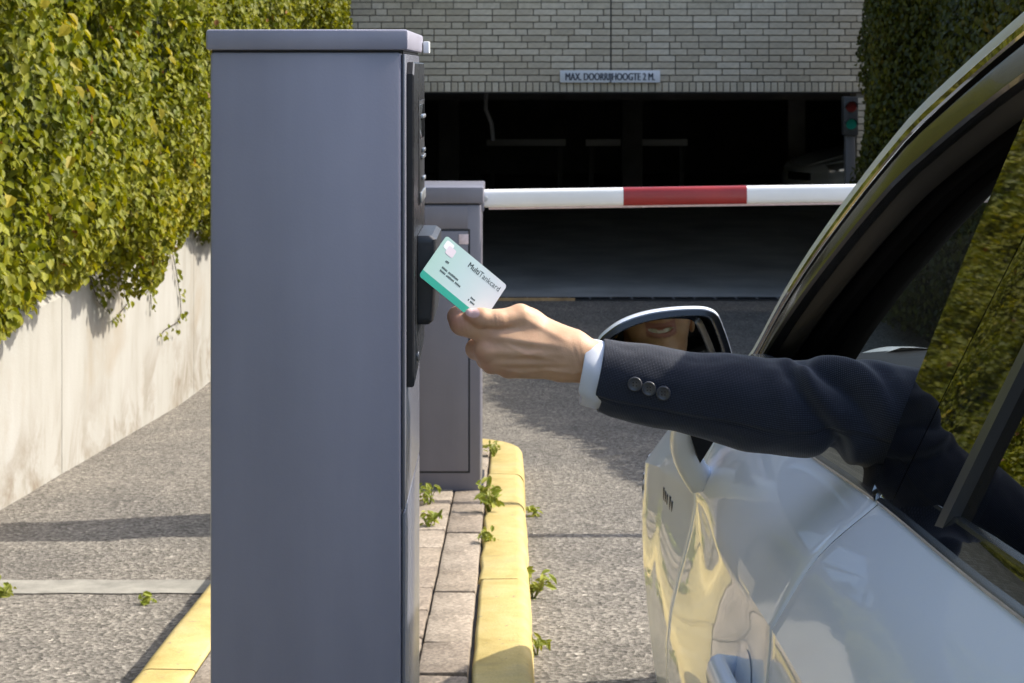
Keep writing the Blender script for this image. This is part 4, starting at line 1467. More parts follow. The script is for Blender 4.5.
# interior
dash = mk('dashboard', *loft([[(x, 1.36, .955), (x, 1.12, .985 - .02*abs(x)), (x, .86, .955), (x, .80, .90), (x, .84, .62), (x, 1.30, .55)] for x in (-.74, -.5, -.2, .2, .5, .74)]), M['interior'], car, smooth=True, sharp=40)
def seat(u):
    st = mk('seat', *loft([[(u+a, v, w) for a, w in ((-.25, .36), (-.25, .50), (-.20, .52), (.20, .52), (.25, .50), (.25, .36))] for v in (.42, .36, -.05, -.12)]), M['seat'], car, smooth=True, sharp=50)
    mk('backrest', *loft([[(u+a*k, v0+b, w) for a, b in ((-.25, .06), (-.24, -.05), (.24, -.05), (.25, .06), (.16, .02), (-.16, .02))] for (w, v0, k) in ((.45, -.10, 1), (.75, -.17, 1), (1.02, -.24, .92), (1.10, -.26, .75))]), M['seat'], st, smooth=True, sharp=50)
    mk('headrest', *loft([[(u+a, v0+b, w) for a, b in ((-.12, .05), (-.12, -.05), (.12, -.05), (.12, .05))] for (w, v0) in ((1.13, -.27), (1.15, -.265), (1.28, -.285), (1.31, -.30))]), M['seat'], st, smooth=True, sharp=50)
seat(-.37); seat(.37)
mk('rear_seat', *loft([[(x, -.55, .40), (x, -.55, .52), (x, -1.05, .50), (x, -1.22, 1.02), (x, -1.36, 1.05), (x, -1.36, .40)] for x in (-.62, 0, .62)]), M['seat'], car, smooth=True, sharp=50)
swc = Vector((-.37, .66, .86)); swa = Vector((0, -.9, .43)).normalized()
sa = Vector((1, 0, 0)); sb_ = swa.cross(sa)
rings = []
for k in range(41):
    a = 2*math.pi*k/40; c = swc + (sa*math.cos(a)+sb_*math.sin(a))*.185; rr = (sa*math.cos(a)+sb_*math.sin(a))
    rings.append([c + (rr*math.cos(b)+swa*math.sin(b))*.015 for b in [2*math.pi*j/10 for j in range(10)]])
V, Fc = loft(rings, cap=False)
sw = mk('steering_wheel', V, Fc, M['interior'], car, smooth=True)
for a in (0, math.pi, -math.pi/2):
    d = sa*math.cos(a)+sb_*math.sin(a)
    V, Fc = tube([swc - swa*.03 + d*.02, swc + d*.18], [.022, .014], 8); mk('spoke', V, Fc, M['interior'], sw, smooth=True)
cyl('hub', swc - swa*.05, swa, .065, .05, M['interior'], sw, 20, .01)
for s in (-1, 1):
    V, Fc = [], []
    vs = [-1.05 + 2.35*i/30 for i in range(31)]
    for v in vs:
        k = belt(v)
        for (du, w) in ((.05, k.y+.010), (.075, k.y-.02), (.10, .80), (.12, .55), (.10, .30)):
            V.append(((k.x+du)*(1 if s < 0 else -1), v, w))
    Fc = [(i*5+j, i*5+j+1, (i+1)*5+j+1, (i+1)*5+j) for i in range(30) for j in range(4)]
    mk('door_lining', V, Fc, M['interior'], car, smooth=True)

# ------------------------------------------------------------------ door mirror
MY = 2.36
def wc_(p): return MCI @ Vector(p)
mroot = empty('mirror_tmp')
# outline of the housing in picture directions at the mirror's own distance
outl = [(598, 340), (606, 331), (622, 320.5), (645, 312.5), (672, 308.2), (698, 307), (710, 308.8), (718, 314), (724, 327), (731, 348), (736, 372), (732, 396), (716, 408), (680, 412), (640, 408), (612, 396), (599, 374), (595, 354)]
def smooth_loop(pts, n):
    m = len(pts); out = []
    for i in range(n):
        t = i*m/n; k = int(t); f = t-k
        p = [Vector((*pts[(k+d) % m], 0)) for d in (-1, 0, 1, 2)]
        q = .5*((2*p[1]) + (p[2]-p[0])*f + (2*p[0]-5*p[1]+4*p[2]-p[3])*f*f + (3*p[1]-p[0]-3*p[2]+p[3])*f**3)
        out.append((q.x, q.y))
    return out
LO = smooth_loop(outl, 72)
cxm, cym = 664, 360
def shrink(k, dx=0, dy=0): return [(cxm + (x-cxm)*k + dx, cym + (y-cym)*k + dy) for x, y in LO]
def inset(px_):
    out = []
    m = len(LO)
    for i in range(m):
        a = Vector((LO[(i+1) % m][0]-LO[i-1][0], LO[(i+1) % m][1]-LO[i-1][1])).normalized()
        out.append((LO[i][0] - a.y*px_, LO[i][1] + a.x*px_))
    return out
def ring_at(loop, dy):
    return [wc_(at(x, y, MY) + Vector((0, dy, 0))) for x, y in loop]
# silver shell behind, black frame around the glass
shell = [ring_at(inset(1.2), -.004), ring_at(inset(.2), .002), ring_at(LO, .010), ring_at(shrink(.965), .03), ring_at(shrink(.88, 3), .065), ring_at(shrink(.78, 8), .095), ring_at(shrink(.45, 16), .112)]
V, Fc = loft(shell, cap=False); Fc.append(tuple(range(6*72, 7*72)))
mh = mk('door_mirror', V, Fc, M['carpaint'], car, smooth=True)
fr = [ring_at(inset(1.2), -.0035), ring_at(inset(2.0), -.008), ring_at(inset(7.0), -.010), ring_at(inset(9.0), -.006), ring_at(inset(9.5), .012)]
V, Fc = loft(fr, cap=False); mk('mirror_frame', V, Fc, M['trim_black'], mh, smooth=True, sharp=40)
# the glass is turned towards the driver
MOUTH = Vector((.715, 1.60, CAMZ - .165))
mp = at(664, 330, MY)
nrm = ((cam.location - mp).normalized() + (MOUTH - mp).normalized()).normalized()
gl = []
for (x, y) in inset(9.0):
    p = at(x, y, MY)
    q = Vector((p.x, 0, p.z)); c = at(664, 352, MY + .004)
    yv = c.y - (nrm.x*(p.x-c.x) + nrm.z*(p.z-c.z))/nrm.y
    gl.append(wc_((p.x, yv, p.z)))
mk('mirror_glass', gl, [tuple(range(72))], M['mirror_glass'], mh)
# stalk down to the door shoulder
k0 = keypt(4, 1.0)
foot = Vector((k0.x+.010, 1.0, k0.y+.014))
top = wc_(at(688, 405, MY+.035))
rings = []
for i in range(9):
    t = i/8; c = foot.lerp(top, t) + Vector((-.03*math.sin(t*math.pi)*.6, 0, .0))
    w = .036*(1-t) + .026*t; d = .075*(1-t) + .05*t
    rings.append([c + Vector((math.copysign(abs(math.cos(a))**.6, math.cos(a))*w*.62, math.copysign(abs(math.sin(a))**.6, math.sin(a))*d*.6, .2*w*math.cos(a))) for a in [2*math.pi*j/20 for j in range(20)]])
V, Fc = loft(rings); mk('mirror_stalk', V, Fc, M['carpaint'], mh, smooth=True, sharp=50)
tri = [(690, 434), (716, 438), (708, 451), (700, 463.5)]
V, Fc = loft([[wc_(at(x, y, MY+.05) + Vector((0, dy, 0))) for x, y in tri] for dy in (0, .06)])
mk('gap_shade_wedge', V, Fc, M['rubber'], mh)  # black wedge added in place of the shaded gap beside the stalk
bpy.data.objects.remove(mroot)

# the car parked inside the garage: same body, seen only in part
def copy_tree(o, parent=None, skip=()):
    c = o.copy(); COL.objects.link(c)
    if parent is not None: c.parent = parent; c.matrix_parent_inverse = o.matrix_parent_inverse
    for ch in o.children:
        if ch.name.split('.')[0] not in skip: copy_tree(ch, c, skip)
    return c
gc = copy_tree(car, None, ('door_mirror', 'badge_letter', 'seat', 'steering_wheel', 'rear_seat', 'door_lining'))
gc.name = 'garage_car'
ang = R(66)
gc.matrix_world = Matrix.Translation((7.45, 28.7, GF+.006)) @ Matrix.Rotation(R(118), 4, 'Z')
tag(gc, 'pale car parked inside the dark garage, its front by the right pier', 'car')
# ------------------------------------------------------------------ the driver
def m_skin():
    m, n, l, b = new_mat('skin')
    a = n.new('ShaderNodeAttribute'); a.attribute_name = 'tone'
    v = coords(n, l)
    f = ntex(n, l, 45, 5, .6, v)
    c = mix(n, l, .55, a.outputs['Color'], ramp(n, l, f, [(.3, (.80, .72, .66)), (.55, (1.0, .98, .96)), (.75, (1.10, 1.06, 1.0))]), 'MULTIPLY')
    l.new(c, b.inputs['Base Color'])
    b.inputs['Roughness'].default_value = .48
    b.inputs['Subsurface Weight'].default_value = .12
    b.inputs['Subsurface Radius'].default_value = (1.0, .35, .2)
    b.inputs['Subsurface Scale'].default_value = .004
    b.inputs['Specular IOR Level'].default_value = .4
    vo = n.new('ShaderNodeTexVoronoi'); vo.feature = 'DISTANCE_TO_EDGE'; vo.inputs['Scale'].default_value = 850; l.new(v, vo.inputs['Vector'])
    w = ntex(n, l, 300, 4, .65, v, .5)
    ad = n.new('ShaderNodeMath'); ad.operation = 'ADD'; l.new(vo.outputs['Distance'], ad.inputs[0]); l.new(w, ad.inputs[1])
    bump(n, l, b, ad.outputs[0], .22, .0012)
    return m
def m_cloth(name, c0, c1, scale=620, strength=.5, rough=.9):
    """fine woven wool: two crossing waves in the cloth's own coordinates"""
    m, n, l, b = new_mat(name)
    v = coords(n, l, 'UV')
    hs = []
    for d in ('X', 'Y'):
        w = n.new('ShaderNodeTexWave'); w.bands_direction = d; w.inputs['Scale'].default_value = scale/6.2832*2.0
        w.inputs['Distortion'].default_value = .6; w.inputs['Detail'].default_value = 1; w.inputs['Detail Scale'].default_value = 3
        l.new(v, w.inputs['Vector']); hs.append(w.outputs['Fac'])
    mu = n.new('ShaderNodeMath'); mu.operation = 'MULTIPLY'; l.new(hs[0], mu.inputs[0]); l.new(hs[1], mu.inputs[1])
    vo = coords(n, l)
    f = ntex(n, l, 700, 3, .7, vo)
    mm = n.new('ShaderNodeMath'); mm.operation = 'MULTIPLY'; l.new(mu.outputs[0], mm.inputs[0]); l.new(f, mm.inputs[1])
    l.new(ramp(n, l, mm.outputs[0], [(.0, c0), (.5, c1)]), b.inputs['Base Color'])
    b.inputs['Roughness'].default_value = rough
    b.inputs['Sheen Weight'].default_value = .25; b.inputs['Sheen Roughness'].default_value = .5
    b.inputs['Specular IOR Level'].default_value = .2
    bump(n, l, b, mm.outputs[0], strength, .0008)
    return m
M['skin'] = m_skin()
M['suit'] = m_cloth('navy_wool', (.013, .016, .026), (.060, .068, .096))
M['suit_plain'] = m_plain('navy_wool_plain', (.013, .016, .028), .9, bmp=.3, bscale=900, bdist=.0006)
M['shirt'] = m_plain('white_shirt_cotton', (.74, .77, .84), .8, bmp=.25, bscale=1200, bdist=.0004)
M['button'] = m_plain('grey_horn_button', (.075, .077, .085), .35, var=.3, vscale=120)
M['button_dark'] = m_plain('button_hole', (.006, .006, .007), .7)
M['thread'] = m_plain('dark_thread', (.008, .009, .014), .9)
M['hair'] = m_plain('brown_hair', (.035, .022, .014), .6, bmp=.8, bscale=260, bdist=.003, stretch=(1, 1, .15))

person = tag(empty('person', (.75, 1.52, zg(1.5)+.52)), 'person in a navy suit in the driver seat, holding a card out of the window', 'person')
PO = np.array(person.location)

SK = np.array([.70, .44, .275]); SKR = np.array([.55, .255, .175])

# left hand, laid out in millimetre-like picture units at its own distance
HD = 1.752
def hand_world(P):
    P = np.asarray(P)
    return np.stack([(P[:, 0]-512)/F*HD, HD + P[:, 2]*HD/F, CAMZ + (70-P[:, 1])/F*HD], 1)

def build_hand():
    lo, hi, st = (436, 292, -34), (664, 402, 58), 1.0
    G = grid_pts(lo, hi, st)
    def fingers(parts, k):
        d = None
        for p in parts:
            e = sd_cone(G, *p)
            d = e if d is None else smin(d, e, k)
        return d
    # forearm and wrist: flat oval
    D = smin(sd_cone(G, (656, 392, 8), (594, 369, 4), 15, 13), sd_cone(G, (656, 380, 8), (594, 356, 4), 15, 13), 8)
    D = smin(D, sd_cone(G, (592, 356, 3), (562, 349, -1), 13, 15), 9)
    D = smin(D, sd_cone(G, (592, 369, 4), (562, 368, 2), 12.5, 13), 9)
    # palm block
    palm = fingers([((575, 348, 2), (494, 334, -5), 16, 12.5), ((576, 355, 0), (486, 349, -9), 15.5, 11.5),
                    ((578, 362, 2), (491, 362, -4), 14.5, 10.5), ((580, 367, 5), (508, 369, 4), 12.5, 9.5)], 9)
    D = smin(D, palm, 9)
    # heel of the thumb and web
    D = smin(D, sd_cone(G, (570, 346, 10), (530, 325, 8), 15, 13.5), 10)
    D = smin(D, sd_cone(G, (530, 324, 6), (520, 316.5, 2), 13.0, 12.2), 8)
    D = smin(D, sd_cone(G, (525, 328, 8), (492, 330, 6), 12, 9), 12)
    # index: reaches out to its middle knuckle, then hooks behind the card
    idx = smin(sd_cone(G, (496, 334, -4), (462, 322.5, -3), 13.2, 11.6), sd_cone(G, (462, 322.5, -3), (457.5, 317.5, 6), 11.4, 10), 5)
    idx = smin(idx, sd_cone(G, (457.5, 317.5, 6), (470, 311, 20), 9.6, 8.6), 4)
    idx = smin(idx, sd_cone(G, (470, 311, 20), (486, 306, 19), 8.4, 7.2), 4)
    D = smin(D, idx, 4)
    # middle, ring and little finger folded away under the palm
    mid = smin(sd_cone(G, (487, 349, -9), (476, 351, 12), 11.8, 10.4), sd_cone(G, (476, 351, 12), (497, 344, 36), 10, 8.8), 4)
    mid = smin(mid, sd_cone(G, (497, 344, 36), (517, 338, 34), 8.8, 7.6), 4)
    D = smin(D, mid, 2.6)
    rin = smin(sd_cone(G, (492, 362, -4), (486, 362, 16), 10.8, 9.6), sd_cone(G, (486, 362, 16), (507, 354, 38), 9.2, 8.2), 4)
    rin = smin(rin, sd_cone(G, (507, 354, 38), (526, 348, 35), 8.2, 7.2), 4)
    D = smin(D, rin, 2.4)
    pin = smin(sd_cone(G, (509, 369, 4), (505, 369.5, 20), 9.6, 8.4), sd_cone(G, (505, 369.5, 20), (522, 362, 36), 8, 7.2), 4)
    pin = smin(pin, sd_cone(G, (522, 362, 36), (536, 357, 33), 7.2, 6.4), 4)
    D = smin(D, pin, 2.4)
    # thumb along the top, pad on the card
    th = smin(sd_cone(G, (520, 317, 1), (497, 318.5, -10), 12.2, 9.8), sd_cone(G, (497, 318.5, -10), (482, 316, -13.5), 9.8, 9.6), 4)
    th = smin(th, sd_cone(G, (482, 316, -13.5), (471, 313.0, -13.0), 9.2, 6.6), 4)
    D = smin(D, th, 3.2)
    # crease at the thumb joint and knuckle dimples, tendons and veins on the camera side
    X, Y, C = G[..., 0], G[..., 1], G[..., 2]
    front = np.clip((6 - C)/10, 0, 1)
    def line(p, q, w, amp):
        p = np.array(p, float); q = np.array(q, float); d = q-p; L = d@d
        t = np.clip(((X-p[0])*d[0] + (Y-p[1])*d[1])/L, 0, 1)
        r2 = (X-p[0]-t*d[0])**2 + (Y-p[1]-t*d[1])**2
        return amp*np.exp(-r2/(2*w*w))*np.sin(np.pi*np.clip(t*.9+.05, 0, 1))**.5
    B = 0
    for p, q, w, a in (((493, 334), (560, 344), 2.6, 1.1), ((487, 349), (562, 352), 2.4, 1.2), ((494, 361), (566, 361), 2.2, 1.2), ((512, 369), (572, 368), 2.0, .9),
                       ((505, 341), (528, 352), 1.5, 1.0), ((528, 352), (556, 357), 1.5, 1.0), ((508, 355), (540, 349), 1.3, .8), ((540, 366), (574, 372), 1.7, 1.3), ((500, 366), (530, 374), 1.4, 1.0),
                       ((526, 318), (566, 338), 2.4, 1.0), ((574, 372), (590, 365), 1.8, 1.0)):
        B = B + line(p, q, w, a)
    for p, q, w, a in (((500, 341), (545, 348), 2.6, -.9), ((498, 355), (548, 357), 2.4, -1.0), ((505, 366), (555, 365.5), 2.0, -.9),
                       ((494, 312), (496, 324), .8, -.5), ((498, 312), (500, 325), .8, -.5), ((501, 313), (503, 325), .7, -.35),
                       ((458, 312), (463, 332), .8, -.35), ((462, 311), (467, 333), .8, -.4), ((466, 312), (471, 333), .8, -.3),
                       ((480, 326), (512, 327), 1.6, -1.0), ((572, 342), (583, 380), 1.0, -.35), ((577, 340), (588, 380), .9, -.3)):
        B = B + line(p, q, w, a)
    D = D - B*front
    V, Q = surface_nets(D, lo, st)
    # one light smoothing pass
    for _ in range(2):
        A = np.zeros_like(V); n = np.zeros(len(V))
        for i in range(4):
            a, b = Q[:, i], Q[:, (i+1) % 4]
            np.add.at(A, a, V[b]); np.add.at(n, a, 1)
        V = V*.5 + .5*A/np.maximum(n, 1)[:, None]
    tone = np.tile(SK, (len(V), 1))
    def blush(c, r, k):
        w = k*np.exp(-((V[:, :2]-np.array(c[:2]))**2).sum(1)/(2*r*r))[:, None]
        return w
    for c, r, k in (((455, 318), 9, .75), ((472, 312), 9, .5), ((489, 336), 7, .35), ((479, 352), 7, .5), ((488, 366), 6, .5), ((505, 373), 6, .4), ((500, 318), 6, .25)):
        w = blush(c, r, k); tone = tone*(1-w) + SKR*w
    # thumb nail: pale pink oval on the camera side of the tip
    dx = (V[:, 0]-472.5)*.97 + (V[:, 1]-309.5)*.22; dy = (V[:, 1]-309.5)*.97 - (V[:, 0]-472.5)*.22
    e = (dx/8.2)**2 + (dy/5.2)**2
    nail = np.clip((1.0-e)*4, 0, 1)*(V[:, 2] < -12)
    tone = tone*(1-nail[:, None]) + np.array([.84, .56, .54])*nail[:, None]
    W = hand_world(V)
    return W, Q[:, ::-1], tone, nail

# head, turned a little to the left
HEAD = np.array(MOUTH) - np.array([-.038, .082, -.045])
HY = R(25)
hr = np.array([math.cos(HY), math.sin(HY), 0]); hf = np.array([-math.sin(HY), math.cos(HY), 0]); hu = np.array([0, 0, 1.0])
def head_world(P): return HEAD + P[:, :1]*hr + P[:, 1:2]*hf + P[:, 2:3]*hu
def build_head():
    lo, hi, st = (-.125, -.14, -.24), (.125, .14, .16), .0026
    G = grid_pts(lo, hi, st)
    E = lambda c, r: sd_ell(G, c, r)
    D = E((0, -.012, .045), (.076, .097, .100))
    D = smin(D, E((0, .028, -.045), (.060, .068, .072)), .03)
    D = smin(D, E((0, .080, -.092), (.022, .020, .018)), .025)
    for s in (-1, 1):
        D = smin(D, E((s*.040, .058, -.018), (.026, .026, .024)), .02)
        D = smin(D, E((s*.036, .066, -.045), (.018, .020, .018)), .015)
        D = smin(D, E((s*.077, -.005, -.002), (.008, .020, .031)), .006)
        D = smin(D, sd_cone(G, (s*.012, .090, .034), (s*.046, .072, .034), .010, .009), .015)
        D = -smin(-D, E((s*.031, .099, .014), (.017, .014, .011)), .008)
        D = smin(D, E((s*.031, .078, .014), (.0125, .0125, .0125)), .002)
        D = smin(D, E((s*.011, .100, -.016), (.009, .010, .007)), .004)
    D = smin(D, sd_cone(G, (0, .090, .026), (0, .112, -.010), .008, .012), .010)
    # smiling mouth: opening with teeth behind, lips round it
    X, Y, Z = G[..., 0], G[..., 1], G[..., 2]
    zc = -.047 + .007*(X/.027)**2
    op = np.sqrt((X/.026)**2 + ((Z-zc)/.0095)**2 + ((Y-.094)/.016)**2) - 1
    D = np.maximum(D, -op*.008)
    teeth = E((0, .071, -.044), (.026, .0195, .012)); D = smin(D, teeth, .001)
    for sgn, r in ((1, .0048), (-1, .0058)):
        for i in range(8):
            x0, x1 = -.028 + .007*i, -.021 + .007*i
            f = lambda x: (x, .092 - 6.0*x*x, -.047 + .007*(x/.027)**2 + sgn*.0105*max(0, 1-(x/.029)**2)**.5)
            D = smin(D, sd_cone(G, f(x0), f(x1), r*max(.35, 1-(x0/.036)**2), r*max(.35, 1-(x1/.036)**2)), .003)
    D = smin(D, sd_cone(G, (0, -.020, -.06), (0, -.040, -.26), .052, .058), .03)
    V, Q = surface_nets(D, lo, st)
    tone = np.tile(SK*np.array([1, .95, .92]), (len(V), 1))
    zc = -.047 + .007*(V[:, 0]/.027)**2
    lipz = np.abs(V[:, 2]-zc)
    lip = (np.abs(V[:, 0]) < .030) & (lipz < .0145) & (V[:, 1] > .083)
    tone[lip] = (.52, .24, .19)
    tee = (np.abs(V[:, 0]) < .0245) & (np.abs(V[:, 2]-zc) < .0085) & (V[:, 1] < .0905) & (V[:, 1] > .07)
    tone[tee] = (.82, .80, .74)
    for s in (-1, 1):
        ey = ((V[:, 0]-s*.031)**2 + (V[:, 2]-.014)**2 < .0105**2) & (V[:, 1] > .08)
        tone[ey] = (.75, .74, .72)
        ey = ((V[:, 0]-s*.031)**2 + (V[:, 2]-.014)**2 < .0052**2) & (V[:, 1] > .084)
        tone[ey] = (.03, .025, .02)
        br = (np.abs(V[:, 2]-.036) < .005) & (np.abs(V[:, 0]-s*.031) < .02) & (V[:, 1] > .07)
        tone[br] = (.07, .045, .03)
    return head_world(V), Q[:, ::-1], tone

hw, hq, ht, nail = build_hand()
dw, dq, dt = build_head()

# rest of the body: torso, legs and right arm, mostly under the clothes
C0 = np.array([.75, 1.50, 0])
def W3(x, y, z): return (x, y, z)
zf = zg(1.55)
TORSO = [((.75, 1.66, zf+.60), (.75, 1.62, zf+.74), .155, .150), ((.75, 1.62, zf+.74), (.75, 1.58, zf+.94), .150, .160), ((.64, 1.58, zf+1.03), (.86, 1.56, zf+1.045), .085, .085), ((.75, 1.57, zf+1.05), (.75, 1.535, zf+1.14), .09, .062)]
LEGS = [[((.75+s*.09, 1.62, zf+.58), (.75+s*.13, 2.06, zf+.58), .085, .065), ((.75+s*.13, 2.06, zf+.58), (.75+s*.10, 2.38, zf+.24), .062, .045)] for s in (-1, 1)]
RARM = [((.92, 1.57, zf+1.03), (1.01, 1.74, zf+.84), .055, .045), ((1.01, 1.74, zf+.84), (.92, 2.05, zf+.90), .043, .033)]
RHAND = [((.92, 2.05, zf+.90), (.90, 2.13, zf+.92), .026, .026)] + [((.90, 2.13, zf+.945-.016*k), (.875, 2.19, zf+.95-.016*k), .010, .009) for k in range(4)] + [((.875, 2.19, zf+.95-.016*k), (.845, 2.175, zf+.945-.016*k), .009, .008) for k in range(4)] + [((.905, 2.10, zf+.94), (.86, 2.14, zf+.97), .011, .009)]
def solid(parts, st, grow=0.0, k=.04, cut=None):
    P = np.array([p for q in parts for p in q[:2]]); r = max(max(q[2:4]) for q in parts) + grow + .03
    lo, hi = P.min(0)-r, P.max(0)+r
    G = grid_pts(lo, hi, st); D = None
    for a, b, ra, rb in parts:
        e = sd_cone(G, a, b, ra+grow, rb+grow); D = e if D is None else smin(D, e, k)
    if cut is not None: D = np.maximum(D, cut(G))
    V, Q = surface_nets(D, lo, st)
    return V, Q[:, ::-1]
LARM = [((.66, 1.58, zf+1.02), (.545, 1.645, CAMZ-.350), .04, .026), ((.545, 1.645, CAMZ-.350), tuple(at(830, 410, 1.735)), .026, .024), (tuple(at(830, 410, 1.735)), tuple(at(630, 378, 1.757)), .024, .018)]
bw, bq = solid(TORSO + LEGS[0] + LEGS[1] + RARM + LARM, .012)
rw_, rq_ = solid(RHAND, .0045, 0, .008)
Vs, Qs, Ts = [hw, dw, bw, rw_], [hq, dq, bq, rq_], [ht, dt, np.tile(SK, (len(bw), 1)), np.tile(SK, (len(rw_), 1))]
off = 0; QQ = []
for v, q in zip(Vs, Qs): QQ.append(q + off); off += len(v)
body = mk_np('body', np.concatenate(Vs) - PO, np.concatenate(QQ), M['skin'], person, smooth=True)
vcol(body, 'tone', np.concatenate(Ts))

# hair
def build_hair():
    lo, hi, st = (-.13, -.15, -.10), (.13, .13, .19), .005
    G = grid_pts(lo, hi, st)
    D = sd_ell(G, (0, -.018, .056), (.084, .104, .104))
    cut = np.minimum(.35*G[..., 1] + .94*(G[..., 2]) - .052 , G[..., 2]*1.0 + .04) * -1
    face = G[..., 1]*.85 - (G[..., 2]-.075)*.55 - .045
    D = np.maximum(D, np.maximum(face, -(G[..., 2]+.05)))
    D = D + .004*vnoise(G.reshape(-1, 3), 90, 5).reshape(D.shape)
    V, Q = surface_nets(D, lo, st)
    o = mk_np('hair', head_world(V)-PO, Q[:, ::-1], M['hair'], person, smooth=True)
build_hair()

# trousers, shirt front, jacket body
v, q = solid(LEGS[0] + LEGS[1] + [TORSO[0]], .014, .012, .04); mk_np('trousers', v-PO, q, M['suit_plain'], person, smooth=True)
v, q = solid([((.75, 1.575, zf+1.03), (.75, 1.545, zf+1.105), .082, .064)], .006, .008); mk_np('shirt_collar', v-PO, q, M['shirt'], person, smooth=True)
LSH = [((.66, 1.58, zf+1.02), (.545, 1.645, CAMZ-.350), .075, .062)]
v, q = solid(TORSO[:3] + RARM + LSH, .010, .016, .05)
jacket = mk_np('jacket', v-PO, q, M['suit_plain'], person, smooth=True)

# left sleeve, out over the window sill
SL = [(597, 374.5, 1.759, 36.5), (622, 380, 1.759, 38.5), (660, 387, 1.758, 40.5), (700, 394, 1.755, 43), (742, 400.5, 1.750, 46), (782, 406.5, 1.744, 48.5), (812, 409, 1.738, 50), (836, 408, 1.733, 47), (862, 411, 1.727, 51), (890, 418, 1.720, 54), (925, 425, 1.710, 55), (975, 430, 1.690, 60), (1060, 436, 1.655, 64)]
cent = [at(x, y, d) for x, y, d, h in SL]; rads = [h*d/F for x, y, d, h in SL]
acc = [0.0]
for a, b in zip(cent[:-1], cent[1:]): acc.append(acc[-1] + (b-a).length)
NR, NA = 220, 132
def sl_c(s): return Vector([catmull(acc, [c[i] for c in cent], s) for i in range(3)])
def px_s(px): return float(np.interp(px, [a[0] for a in SL], acc))
tot = acc[-1]
def fold(s, a):
    """a: angle, 0 towards the camera, 90 up"""
    d = 0.0
    def ridge(px, ang0, slope, w, amp, angw):
        nonlocal d
        da = (a-ang0+180) % 360 - 180
        c = px_s(px) + slope*da*.001
        d += 1.5*amp*math.exp(-((s-c)/w)**2)*math.exp(-(da/angw)**2)
    # deep diagonal creases around the elbow
    ridge(812, 10, -.55, .010, -.0050, 60)
    ridge(826, 20, -.60, .012, .0050, 55)
    ridge(842, 35, -.75, .011, -.0060, 50)
    ridge(864, 50, -.80, .016, .0060, 60)
    ridge(884, 40, -.70, .012, -.0055, 45)
    ridge(905, 20, -.60, .018, .0045, 60)
    ridge(832, -70, .30, .013, -.0085, 45)
    ridge(858, -60, .30, .013, .0040, 40)
    ridge(770, -40, .50, .020, .0030, 50)
    ridge(745, 50, .40, .022, -.0022, 50)
    ridge(700, 10, .60, .030, .0018, 60)
    ridge(690, 70, -.40, .026, -.0018, 45)
    ridge(640, 55, .30, .022, .0012, 50)
    ridge(795, 75, .35, .014, -.0030, 40)
    ridge(780, 20, -.45, .010, .0016, 40)
    q = Vector((s*16, math.cos(math.radians(a))*1.1, math.sin(math.radians(a))*1.1))
    d += .0022*noise.noise(q) + .0008*noise.noise(q*3.1)
    # seam along the lower front
    da = (a - (-27 + 16*s/tot)) 
    d -= .0020*math.exp(-(da/1.5)**2)
    d += .0011*math.exp(-((da-5)/4)**2)
    return d
V, UV = [], []
rings_idx = []
def sleeve_ring(s, dr, follow=True, extra=0.0):
    c = sl_c(s); t = (sl_c(min(tot, s+.01)) - sl_c(max(0, s-.01))).normalized()
    up = Vector((0, 0, 1)); n2 = (up - t*up.dot(t)).normalized(); n1 = n2.cross(t).normalized()
    if n1.y > 0: n1 = -n1
    r = catmull(acc, rads, s)
    row = []
    for j in range(NA):
        a = 360*j/NA; ar = math.radians(a)
        rr = r + dr + (fold(s, a if a < 180 else a-360) if follow else 0)
        p = c + n1*math.cos(ar)*rr*.90 + n2*math.sin(ar)*rr
        if s < .02:
            aa = a if a < 180 else a-360
            lag = 1/(1+math.exp((aa+30)/2.2)) * (1 if aa > -150 else 0)      # vent: the under-sleeve starts further back
            p += t*(.0085*lag*(1-s/.02)) 
            p += (c-p)*.03*lag*(1-s/.02)
        row.append(p)
        V.append(np.array(p)-PO); UV.append((s, j/NA*2*math.pi*.041))
    return row
svals = [0.0, .0006] + [tot*(i/NR)**1.0 for i in range(1, NR+1)]
first = sleeve_ring(.012, -.0035); 
sleeve_ring(.0, -.0030); sleeve_ring(-.0006 if False else 0.0, -.0012)
for s in svals: sleeve_ring(s, 0.0 if s > 0 else -.0004)
nr = len(svals) + 3
Fc = []
for i in range(nr-1):
    for j in range(NA):
        k = (j+1) % NA; Fc.append((i*NA+j, i*NA+k, (i+1)*NA+k, (i+1)*NA+j))
sleeve = mk_np('sleeve', np.array(V), np.array(Fc), M['suit'], jacket, smooth=True)
uvl = sleeve.data.uv_layers.new(name='UVMap')
UV = np.array(UV, np.float32); li = np.array(Fc).ravel(); uvv = UV[li].reshape(-1, 4, 2)
wrap = uvv[:, :, 1].max(1) - uvv[:, :, 1].min(1) > .1
uvv[wrap] = np.where(uvv[wrap][..., 1:2] < .1, uvv[wrap] + np.array([0, 2*math.pi*.041], np.float32), uvv[wrap])
uvl.data.foreach_set('uv', uvv.ravel())
jacket_loc = jacket.location

